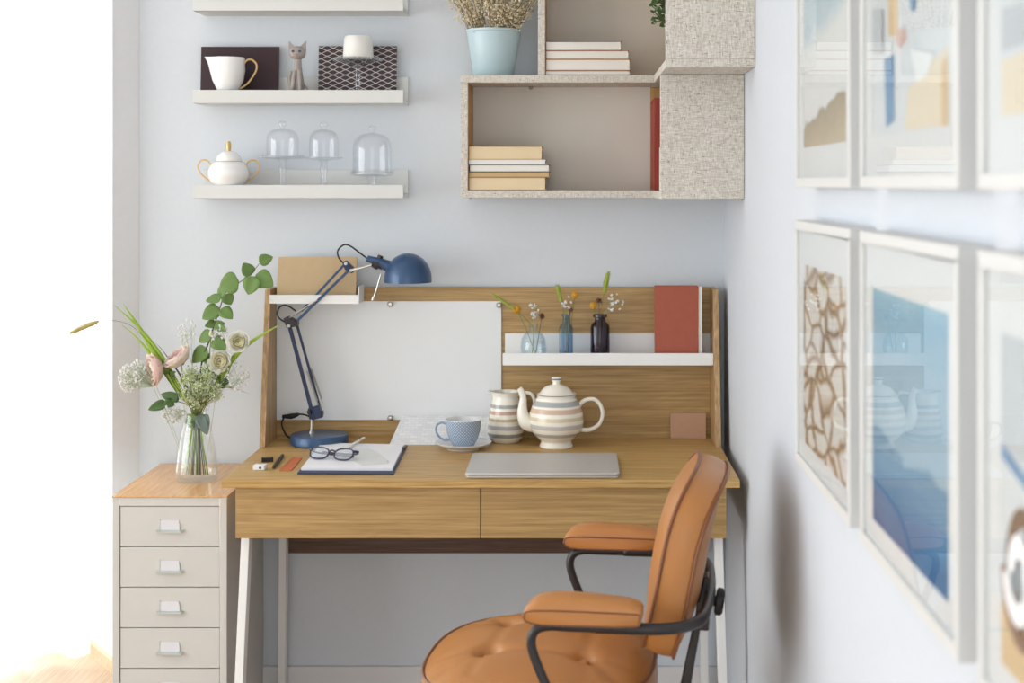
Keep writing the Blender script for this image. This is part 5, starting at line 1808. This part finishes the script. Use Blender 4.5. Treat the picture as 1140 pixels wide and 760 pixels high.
# ================================================================== ARMCHAIR
def pad_mesh(mp, out, th, puff_f, puff_b, dimples=(), creases=(), nr=14, ns=72, edge=0.008, shape=3.0, dimple_d=0.02, sag=None):
    """upholstered pad. out(theta)->(a,b); mp(a,b,n) -> point; n=0 is the front rim, -th the back rim"""
    b = MB()
    rings = []

    def front(a, c_, r):
        h = puff_f * (1 - r ** shape)
        for (x, y, s_) in dimples:
            d2_ = ((a - x) ** 2 + (c_ - y) ** 2)
            h -= dimple_d * math.exp(-d2_ / (s_ * s_)) + dimple_d * 0.45 * math.exp(-math.sqrt(d2_) / (s_ * 2.0))
        for (x1, y1, x2, y2, s_, dp) in creases:
            vx, vy = x2 - x1, y2 - y1
            tt = max(0, min(1, ((a - x1) * vx + (c_ - y1) * vy) / (vx * vx + vy * vy)))
            dd = math.hypot(a - x1 - vx * tt, c_ - y1 - vy * tt)
            h -= dp * math.exp(-(dd / s_) ** 2) * (1 - 0.5 * math.sin(PI * tt)) * (1 - r ** 6)
        if sag:
            h += sag(a, c_) * (1 - r ** 4)
        return h
    c0 = b.bm.verts.new(mp(0, 0, front(0, 0, 0)))
    spec = [('f', (i + 1) / nr) for i in range(nr)]
    for kind, r in spec:
        rg = []
        for j in range(ns):
            a, c_ = out(2 * PI * j / ns)
            rg.append(b.bm.verts.new(mp(a * r, c_ * r, front(a * r, c_ * r, r))))
        rings.append(rg)
    for k, n_ in ((1.010, -edge * 0.6), (1.022, -th * 0.3), (1.026, -th * 0.5), (1.022, -th * 0.7), (1.010, -th + edge * 0.6), (1.0, -th)):
        rings.append([b.bm.verts.new(mp(out(2 * PI * j / ns)[0] * k, out(2 * PI * j / ns)[1] * k, n_)) for j in range(ns)])
    for i in range(6):
        r = 1 - (i + 1) / 7
        rings.append([b.bm.verts.new(mp(out(2 * PI * j / ns)[0] * r, out(2 * PI * j / ns)[1] * r, -th - puff_b * (1 - r ** 3))) for j in range(ns)])
    c1 = b.bm.verts.new(mp(0, 0, -th - puff_b))
    for j in range(ns):
        b.bm.faces.new((c0, rings[0][j], rings[0][(j + 1) % ns]))
        b.bm.faces.new((c1, rings[-1][(j + 1) % ns], rings[-1][j]))
    for a, c_ in zip(rings, rings[1:]):
        for j in range(ns):
            b.bm.faces.new((a[j], c_[j], c_[(j + 1) % ns], a[(j + 1) % ns]))
    return b


def superell(A_, B_, e):
    def f(th):
        c, s = math.cos(th), math.sin(th)
        return A_ * math.copysign(abs(c) ** (2 / e), c), B_ * math.copysign(abs(s) ** (2 / e), s)
    return f


t = thing('office_chair', 'tan leather armchair with a tufted seat and black tubular arms at the desk', 'chair', (-0.03, 2.78, 0), rz=-R(7.2))
# seat: a towards the back (+x), b across
so = superell(0.214, 0.255, 2.6)
sm = lambda a, b_, n: Vector((a - 0.033, b_, 0.533 + n))
bt = [(-0.078, 0.090), (-0.088, -0.080), (0.095, 0.075), (0.090, -0.090)]
dm = [(x, y, 0.020) for x, y in bt]
cr = []
for i, (x, y) in enumerate(bt):
    for j in range(i + 1, 4):
        if (i, j) in ((0, 1), (0, 2), (1, 3), (2, 3)):
            cr.append((x, y, bt[j][0], bt[j][1], 0.012, 0.006))
    d_ = math.hypot(x, y)
    cr.append((x, y, x * 2.0, y * 2.0, 0.013, 0.008))
    cr.append((x, y, x * 1.2, y * 2.2, 0.010, 0.004))
    cr.append((x, y, x * 2.2, y * 1.1, 0.010, 0.004))
seat = obj('seat', pad_mesh(sm, so, 0.085, 0.045, 0.0, dm, cr, nr=40, ns=128, shape=3.0, dimple_d=0.014), 'leather', t, smooth=180)
for i, (x, y) in enumerate(bt):
    obj('button', MB().lathe([(0.011, 0), (0.010, 0.003), (0.005, 0.0052), (0, 0.0058)], (x - 0.033, y, 0.5515), 18, True), 'leather', seat, smooth=60)
ring = [sm(so(2 * PI * j / 96)[0] * 1.012, so(2 * PI * j / 96)[1] * 1.012, -0.001) for j in range(96)]
obj('piping', MB().loop_tube(ring, 0.0034, 8), 'leather_pipe', seat, smooth=180)
ring = [sm(so(2 * PI * j / 96)[0] * 1.012, so(2 * PI * j / 96)[1] * 1.012, -0.084) for j in range(96)]
obj('piping', MB().loop_tube(ring, 0.0034, 8), 'leather_pipe', seat, smooth=180)

# backrest
zc, lean = 0.751, R(18.5)
bo = superell(0.205, 0.168, 3.4)
Bx = 0.2185
Rl = Matrix.Rotation(lean, 3, 'Y')


def bm_(a, b_, n):
    # a across, b up, n to the front (-x)
    k = 0.30 * a * a - 0.0           # ends curve slightly forward
    s_curve = 0.010 * math.sin((b_ / 0.175) * PI * 0.8)
    v = Rl @ Vector((-n - k - s_curve, 0, b_))
    return Vector((Bx + v.x, a, zc + v.z))


back = obj('backrest', pad_mesh(bm_, bo, 0.056, 0.036, 0.010, nr=18, ns=96, shape=2.4,
                                creases=((-0.13, -0.09, 0.13, -0.09, 0.02, 0.003),)), 'leather', t, smooth=180)
for n_ in (0.0, -0.058):
    ring = [bm_(bo(2 * PI * j / 110)[0] * 1.010, bo(2 * PI * j / 110)[1] * 1.010, n_) for j in range(110)]
    obj('piping', MB().loop_tube(ring, 0.0032, 8), 'leather_pipe', back, smooth=180)

# arms
arm_prof = [(-0.026, 0.691), (-0.023, 0.702), (-0.012, 0.716), (0.004, 0.7255), (0.028, 0.7300), (0.060, 0.7305), (0.097, 0.7285), (0.135, 0.7255), (0.160, 0.7220), (0.176, 0.7165), (0.182, 0.708), (0.1815, 0.695), (0.178, 0.683),
            (0.140, 0.6805), (0.097, 0.6800), (0.040, 0.6795), (0.005, 0.6795), (-0.012, 0.6815), (-0.022, 0.6850)]
for s_ in (-1, 1):
    yc = s_ * 0.262
    b = MB()
    hw_ = 0.029
    cols = [(-1.0, 0.10), (-0.96, 0.42), (-0.86, 0.68), (-0.7, 0.85), (-0.45, 0.96), (0, 1.02), (0.45, 0.96), (0.7, 0.85), (0.86, 0.68), (0.96, 0.42), (1.0, 0.10)]
    cx_ = sum(p[0] for p in arm_prof) / len(arm_prof); cz_ = sum(p[1] for p in arm_prof) / len(arm_prof)
    rings = []
    for u, k in cols:
        kx = 1 - (1 - k) * 0.25
        kx = 1 - (1 - k) * 0.05
        rings.append([b.bm.verts.new((cx_ + (x - cx_) * kx, yc + u * hw_, cz_ + (z - cz_) * (k if z > cz_ else (1 - (1 - k) * 0.06)))) for x, z in arm_prof])
    n = len(arm_prof)
    for a, c_ in zip(rings, rings[1:]):
        for j in range(n):
            b.bm.faces.new((a[j], a[(j + 1) % n], c_[(j + 1) % n], c_[j]))
    b.bm.faces.new(rings[0]); b.bm.faces.new(list(reversed(rings[-1])))
    ap = obj('arm_pad', b, 'leather', t, smooth=60)
    for u in (-1, 1):
        ring = [Vector((cx_ + (x - cx_) * 0.962, yc + u * hw_ * 1.0, cz_ + (z - cz_) * (0.10 if z > cz_ else 0.94))) for x, z in arm_prof]
        obj('piping', MB().loop_tube(ring, 0.0015, 6), 'leather_pipe', ap, smooth=180)
    # arm tube down to the seat frame
    tb = [(0.160, yc, 0.672), (0.06, yc, 0.671), (0.018, yc, 0.671), (-0.004, yc, 0.664), (-0.013, yc, 0.646), (-0.008, yc, 0.618), (0.014, yc, 0.565), (0.045, yc, 0.490), (0.062, yc * 0.99, 0.440), (0.072, yc * 0.93, 0.424), (0.075, yc * 0.5, 0.422), (0.075, 0, 0.422)]
    obj('arm_tube', MB().tube(tb, 0.0085, 12, 5), 'black', t, smooth=180)
# tube round the back
tb = []
for y, x, z in ((-0.262, 0.10, 0.672), (-0.262, 0.17, 0.672), (-0.260, 0.205, 0.672), (-0.248, 0.238, 0.672), (-0.222, 0.262, 0.671), (-0.18, 0.278, 0.669), (-0.09, 0.285, 0.667), (0, 0.287, 0.666)):
    tb.append((x, y, z))
tb += [(x, -y, z) for x, y, z in reversed(tb[:-1])]
obj('back_tube', MB().tube(tb, 0.0105, 12, 5), 'black', t, smooth=180)
# back bar, knob, seat pan, column, star base
obj('back_bar', MB().hexa([(0.212, -0.030, 0.400), (0.212, 0.030, 0.400), (0.236, 0.030, 0.400), (0.236, -0.030, 0.400)],
                          [(0.276, -0.024, 0.700), (0.276, 0.024, 0.700), (0.286, 0.024, 0.700), (0.286, -0.024, 0.700)]).box(0.05, 0.224, -0.03, 0.03, 0.400, 0.412).box(0.262, 0.286, -0.026, 0.026, 0.60, 0.655), 'black', t, smooth=0, bevel=0.003)
obj('knob', MB().cyl((0.284, 0.0, 0.652), (0.300, 0.0, 0.650), 0.010).lathe([(0.020, 0), (0.0255, 0.003), (0.0255, 0.012), (0.020, 0.016), (0, 0.017)], (0.297, 0, 0.650), 24, True, (0.98, 0, -0.12)), 'black_matte', t, smooth=40)
obj('seat_pan', MB().box(-0.14, 0.15, -0.14, 0.14, 0.412, 0.430), 'black', t, smooth=0, bevel=0.004)
obj('gas_column', MB().cyl((0, 0, 0.10), (0, 0, 0.28), 0.025, seg=24).cyl((0, 0, 0.28), (0, 0, 0.412), 0.015, seg=24), 'black', t)
for k in range(5):
    a = 2 * PI * k / 5 + 0.3
    c, s_ = math.cos(a), math.sin(a)
    lg = obj('leg', MB().tube([(0.02 * c, 0.02 * s_, 0.115), (0.15 * c, 0.15 * s_, 0.095), (0.285 * c, 0.285 * s_, 0.070)], [0.022, 0.018, 0.014], 10, 3), 'black', t, smooth=60)
    obj('castor', MB().cyl((0.285 * c - 0.012 * s_, 0.285 * s_ + 0.012 * c, 0.028), (0.285 * c + 0.012 * s_, 0.285 * s_ - 0.012 * c, 0.028), 0.0275, seg=20).cyl((0.285 * c, 0.285 * s_, 0.05), (0.285 * c, 0.285 * s_, 0.075), 0.006), 'black_matte', lg)

# ================================================================== FRAMED PICTURES ON THE RIGHT WALL
def img(name, fn):
    m, t_, b = nt(name)
    N, L = t_.nodes, t_.links
    tc = N.new('ShaderNodeTexCoord')
    fn(N, L, tc, b)
    b.inputs['Roughness'].default_value = 0.6
    return m


def pebbles(N, L, tc, b):
    mp = N.new('ShaderNodeMapping'); mp.inputs['Scale'].default_value = (1, 8.5, 19)
    nz = N.new('ShaderNodeTexNoise'); nz.inputs['Scale'].default_value = 9
    L.new(tc.outputs['Object'], nz.inputs['Vector'])
    mxv = N.new('ShaderNodeMix'); mxv.data_type = 'VECTOR'; mxv.inputs[0].default_value = 0.06
    L.new(tc.outputs['Object'], mxv.inputs[4]); L.new(nz.outputs['Color'], mxv.inputs[5])
    L.new(mxv.outputs[1], mp.inputs['Vector'])
    v = N.new('ShaderNodeTexVoronoi'); v.feature = 'DISTANCE_TO_EDGE'; v.inputs['Scale'].default_value = 1.25
    L.new(mp.outputs[0], v.inputs['Vector'])
    cr = N.new('ShaderNodeValToRGB')
    e = cr.color_ramp.elements
    e[0].position = 0.02; e[0].color = col((142, 114, 90)); e[1].position = 0.15; e[1].color = col((218, 212, 206))
    k = e.new(0.07); k.color = col((186, 164, 140))
    L.new(v.outputs['Distance'], cr.inputs[0]); L.new(cr.outputs[0], b.inputs['Base Color'])


def sea(N, L, tc, b):
    sp = N.new('ShaderNodeSeparateXYZ'); L.new(tc.outputs['Object'], sp.inputs[0])
    mp = N.new('ShaderNodeMapping'); mp.inputs['Scale'].default_value = (1, 8, 55); mp.inputs['Rotation'].default_value = (0.25, 0, 0)
    L.new(tc.outputs['Object'], mp.inputs['Vector'])
    n = N.new('ShaderNodeTexNoise'); n.inputs['Scale'].default_value = 1; L.new(mp.outputs[0], n.inputs['Vector'])
    ma = N.new('ShaderNodeMath'); ma.operation = 'MULTIPLY_ADD'; ma.inputs[1].default_value = 0.07
    L.new(n.outputs['Fac'], ma.inputs[0]); L.new(sp.outputs['Z'], ma.inputs[2])
    mr = N.new('ShaderNodeMapRange'); mr.inputs[1].default_value = -0.11; mr.inputs[2].default_value = 0.18
    L.new(ma.outputs[0], mr.inputs[0])
    cr = N.new('ShaderNodeValToRGB')
    e = cr.color_ramp.elements
    e[0].position = 0; e[0].color = col((30, 92, 142)); e[1].position = 1; e[1].color = col((140, 180, 200))
    for p, c in ((0.18, (58, 118, 162)), (0.30, (96, 140, 172)), (0.36, (88, 132, 164)), (0.40, (150, 176, 194)), (0.75, (142, 172, 192)), (0.92, (120, 164, 190))):
        k = e.new(p); k.color = col(c)
    L.new(mr.outputs[0], cr.inputs[0]); L.new(cr.outputs[0], b.inputs['Base Color'])


def dune(N, L, tc, b):
    sp = N.new('ShaderNodeSeparateXYZ'); L.new(tc.outputs['Object'], sp.inputs[0])
    n = N.new('ShaderNodeTexNoise'); n.inputs['Scale'].default_value = 18; n.inputs['Detail'].default_value = 5
    L.new(tc.outputs['Object'], n.inputs['Vector'])
    ma = N.new('ShaderNodeMath'); ma.operation = 'MULTIPLY_ADD'; ma.inputs[1].default_value = -0.05
    L.new(n.outputs['Fac'], ma.inputs[0]); L.new(sp.outputs['Z'], ma.inputs[2])
    mb2 = N.new('ShaderNodeMath'); mb2.operation = 'MULTIPLY_ADD'; mb2.inputs[1].default_value = 0.10
    L.new(sp.outputs['Y'], mb2.inputs[0]); L.new(ma.outputs[0], mb2.inputs[2])
    cr = N.new('ShaderNodeValToRGB'); cr.color_ramp.interpolation = 'LINEAR'
    mr = N.new('ShaderNodeMapRange'); mr.inputs[1].default_value = -0.165; mr.inputs[2].default_value = 0.145
    L.new(mb2.outputs[0], mr.inputs[0])
    e = cr.color_ramp.elements
    e[0].position = 0; e[0].color = col((188, 172, 146)); e[1].position = 1; e[1].color = col((190, 204, 212))
    for p, c in ((0.15, (160, 146, 122)), (0.165, (222, 222, 222)), (0.5, (228, 228, 226)), (0.62, (186, 202, 212))):
        k = e.new(p); k.color = col(c)
    L.new(mr.outputs[0], cr.inputs[0])
    n2 = N.new('ShaderNodeTexNoise'); n2.inputs['Scale'].default_value = 140
    L.new(tc.outputs['Object'], n2.inputs['Vector'])
    mx = N.new('ShaderNodeMix'); mx.data_type = 'RGBA'; mx.blend_type = 'OVERLAY'; mx.inputs[0].default_value = 0.35
    L.new(cr.outputs[0], mx.inputs[6]); L.new(n2.outputs['Color'], mx.inputs[7])
    L.new(cr.outputs[0], b.inputs['Base Color'])


M['pebbles'] = img('pebble photo', pebbles)
M['sea'] = img('blue water photo', sea)
M['dune'] = img('pale dune photo', dune)
M['p_pale'] = plain('pale print ground', (212, 215, 218), 0.6)
M['p_tan'] = plain('tan print ink', (226, 212, 190), 0.6)
M['p_ochre'] = plain('ochre print ink', (214, 186, 146), 0.6)
M['p_blue'] = plain('blue print ink', (110, 148, 184), 0.6)
M['p_rose'] = plain('rose print ink', (204, 170, 160), 0.6)
M['p_grey'] = plain('grey print ink', (188, 192, 196), 0.6)
M['p_brown'] = plain('brown print ink', (126, 98, 78), 0.6)
M['p_white'] = plain('white print ink', (236, 236, 236), 0.6)

FW, FH = 0.242, 0.402
XF = XR - 0.036       # face of the frames


def frame(yc, zb, label, zimg, mats, shapes):
    t = thing('framed_picture', label, 'picture frame', (XR - 0.0005, yc, zb), group='white framed pictures on the right wall')
    m_ = 0.015
    b = MB()
    for (y0, y1, z0, z1) in ((-FW, FW, 0, m_), (-FW, FW, FH - m_, FH), (-FW, -FW + m_, m_, FH - m_), (FW - m_, FW, m_, FH - m_)):
        b.box(-0.0355, -0.001, y0, y1, z0, z1)
    obj('frame', b, 'frame_white', t, smooth=0, bevel=0.001)
    obj('backing', MB().box(-0.004, 0, -FW + 0.006, FW - 0.006, 0.006, FH - 0.006), 'frame_edge', t, smooth=0)
    ih0, ih1 = zimg
    iw = 0.186
    b = MB()
    for (y0, y1, z0, z1) in ((-FW + m_, FW - m_, m_, ih0), (-FW + m_, FW - m_, ih1, FH - m_), (-FW + m_, -iw, ih0, ih1), (iw, FW - m_, ih0, ih1)):
        b.box(-0.0300, -0.0280, y0, y1, z0, z1)
    obj('mount', b, 'mat', t, smooth=0)
    zc_ = (ih0 + ih1) / 2
    b = MB()
    b.box(-0.0, 0.001, -iw, iw, ih0 - zc_, ih1 - zc_)
    for i, (mi, poly) in enumerate(shapes):
        b.mi = mi
        x = -0.0002 * (i + 1)
        b.prism([(x, max(-iw, min(iw, y)), max(ih0 - zc_, min(ih1 - zc_, z))) for y, z in poly], (0.0001, 0, 0))
    obj('print', b, mats, t, smooth=0, loc=(-0.0295, 0, zc_))
    obj('pane', MB().box(-0.0328, -0.0318, -FW + m_ * 0.7, FW - m_ * 0.7, m_ * 0.7, FH - m_ * 0.7), 'pane', t, smooth=0)
    return t


yc1, yc2, yc3 = 2.1965, 1.6445, 1.092
zA, zB_ = 0.973, 1.430
zi = (0.042, 0.332)
frame(yc1, zA, 'framed pebble photograph, farthest of the lower row on the right wall', zi, ['pebbles'], [])
frame(yc2, zA, 'framed blue water photograph, middle of the lower row on the right wall', zi, ['sea'], [])
C0 = (0.11, -0.042)


def ring_poly(cy, cz, ry, rz, r2, n=20):
    out = []
    for i in range(n):
        a = 2 * PI * i / n
        out.append((i, cy + ry * math.cos(a), cz + rz * math.sin(a)))
    return out


def ring_shapes(mi, cy, cz, ry, rz, k, n=20):
    P = [(cy + ry * math.cos(2 * PI * i / n), cz + rz * math.sin(2 * PI * i / n)) for i in range(n)]
    Q = [(cy + ry * k * math.cos(2 * PI * i / n + 0.1), cz + rz * k * math.sin(2 * PI * i / n + 0.1)) for i in range(n)]
    return [(mi, [P[i], P[(i + 1) % n], Q[(i + 1) % n], Q[i]]) for i in range(n)]


frame(yc3, zA, 'framed driftwood ring photograph, nearest of the lower row, cut off by the right edge', zi, ['p_pale', 'p_ochre', 'p_brown', 'p_blue', 'p_white', 'p_grey'],
      [(5, [(-0.19, 0.03), (0.19, 0.045), (0.19, 0.15), (-0.19, 0.15)]), (1, [(-0.19, -0.15), (0.19, -0.15), (0.19, -0.09), (-0.19, -0.115)]),
       (3, [(0.19, 0.048), (0.19, 0.036), (0.08, 0.012), (0.08, 0.026)])] + ring_shapes(2, 0.118, -0.055, 0.055, 0.060, 0.72) + ring_shapes(4, 0.118, -0.055, 0.035, 0.038, 0.5))
zi2 = (0.064, 0.354)
frame(yc1, zB_, 'framed pale dune photograph, farthest of the upper row on the right wall', zi2, ['dune'], [])
o1 = -0.145


def pz_(px, py):
    Y = 0.375 * F / (px - VX)
    return (Y - yc2, CZ - (py - VY) * Y / F - zB_ - (zi2[0] + zi2[1]) / 2)


sh2 = [(2, [pz_(989, -60), pz_(1000, -60), pz_(1000, 40), pz_(989, 40)]),
       (4, [pz_(999, 34), pz_(1008, 30), pz_(1010, 44), pz_(1002, 54), pz_(997, 46)]),
       (3, [pz_(985, 66), pz_(996, 60), pz_(996, 134), pz_(987, 142)]),
       (1, [pz_(1012, 100), pz_(1040, 66), pz_(1058, 50), pz_(1058, 145), pz_(1008, 145)]),
       (2, [pz_(1049, 70), pz_(1058, 60), pz_(1058, 140), pz_(1049, 140)]),
       (5, [pz_(1014, 54), pz_(1040, 60), pz_(1034, 82), pz_(1022, 92)]),
       (6, [pz_(972, 10), pz_(984, 10), pz_(984, 60), pz_(972, 60)]),
       (3, [pz_(1015, -60), pz_(1020, -60), pz_(1020, 12), pz_(1015, 12)])]
frame(yc2, zB_, 'framed beach photograph with a blue post, middle of the upper row on the right wall', zi2, ['p_pale', 'p_tan', 'p_ochre', 'p_blue', 'p_rose', 'p_white', 'p_grey'], sh2)
frame(yc3, zB_, 'framed tan and grey photograph, nearest of the upper row, cut off by the right edge', zi2, ['p_pale', 'p_tan', 'p_grey'],
      [(1, [(-0.19, -0.15), (0.19, -0.15), (0.19, -0.095), (-0.19, -0.085)]), (2, [(-0.19, -0.08), (0.19, -0.088), (0.19, -0.05), (-0.19, -0.06)])])

# ================================================================== LIGHT
wd = bpy.data.worlds.new('daylight')
sc.world = wd
wd.use_nodes = True
bg = wd.node_tree.nodes['Background']
bg.inputs[0].default_value = (0.92, 0.96, 1.0, 1)
bg.inputs[1].default_value = WORLD


def area(name, loc, target, w_, h_, power, colr=(1, 1, 1)):
    l = bpy.data.lights.new(name, 'AREA')
    l.shape = 'RECTANGLE'; l.size = w_; l.size_y = h_; l.energy = power; l.color = colr
    o = bpy.data.objects.new(name, l); COL.objects.link(o)
    o.location = loc
    d = Vector(target) - Vector(loc)
    o.rotation_euler = d.to_track_quat('-Z', 'Y').to_euler()
    return o


area('window_daylight', (-4.32, 1.1, 1.35), (-3.0, 1.1, 1.35), 4.0, 2.3, P_LEFT, (0.97, 0.985, 1.0))
area('bay_daylight', (-2.5, 5.25, 1.35), (-2.5, 4.0, 1.35), 1.3, 2.3, P_BAY, (0.97, 0.985, 1.0))

# ================================================================== CAMERA
cd = bpy.data.cameras.new('camera')
cam = bpy.data.objects.new('camera', cd)
COL.objects.link(cam)
cam.location = (0, 0, CZ)
cam.rotation_euler = (R(90), 0, 0)
cd.sensor_width = 36
cd.lens = F / 1140 * 36
cd.shift_x = -(VX - 570) / 1140
cd.shift_y = -(380 - VY) / 1140
cd.clip_start = 0.05
cd.dof.use_dof = True
cd.dof.focus_distance = 3.7
cd.dof.aperture_fstop = 4.5
sc.camera = cam
sc.view_settings.view_transform = 'Standard'
sc.view_settings.look = 'None'
sc.view_settings.gamma = 1
sc.view_settings.use_curve_mapping = False
sc.view_settings.exposure = EXPO
sc.cycles.use_denoising = True
sc.cycles.max_bounces = 10
sc.cycles.transparent_max_bounces = 24
sc.cycles.sample_clamp_indirect = 8
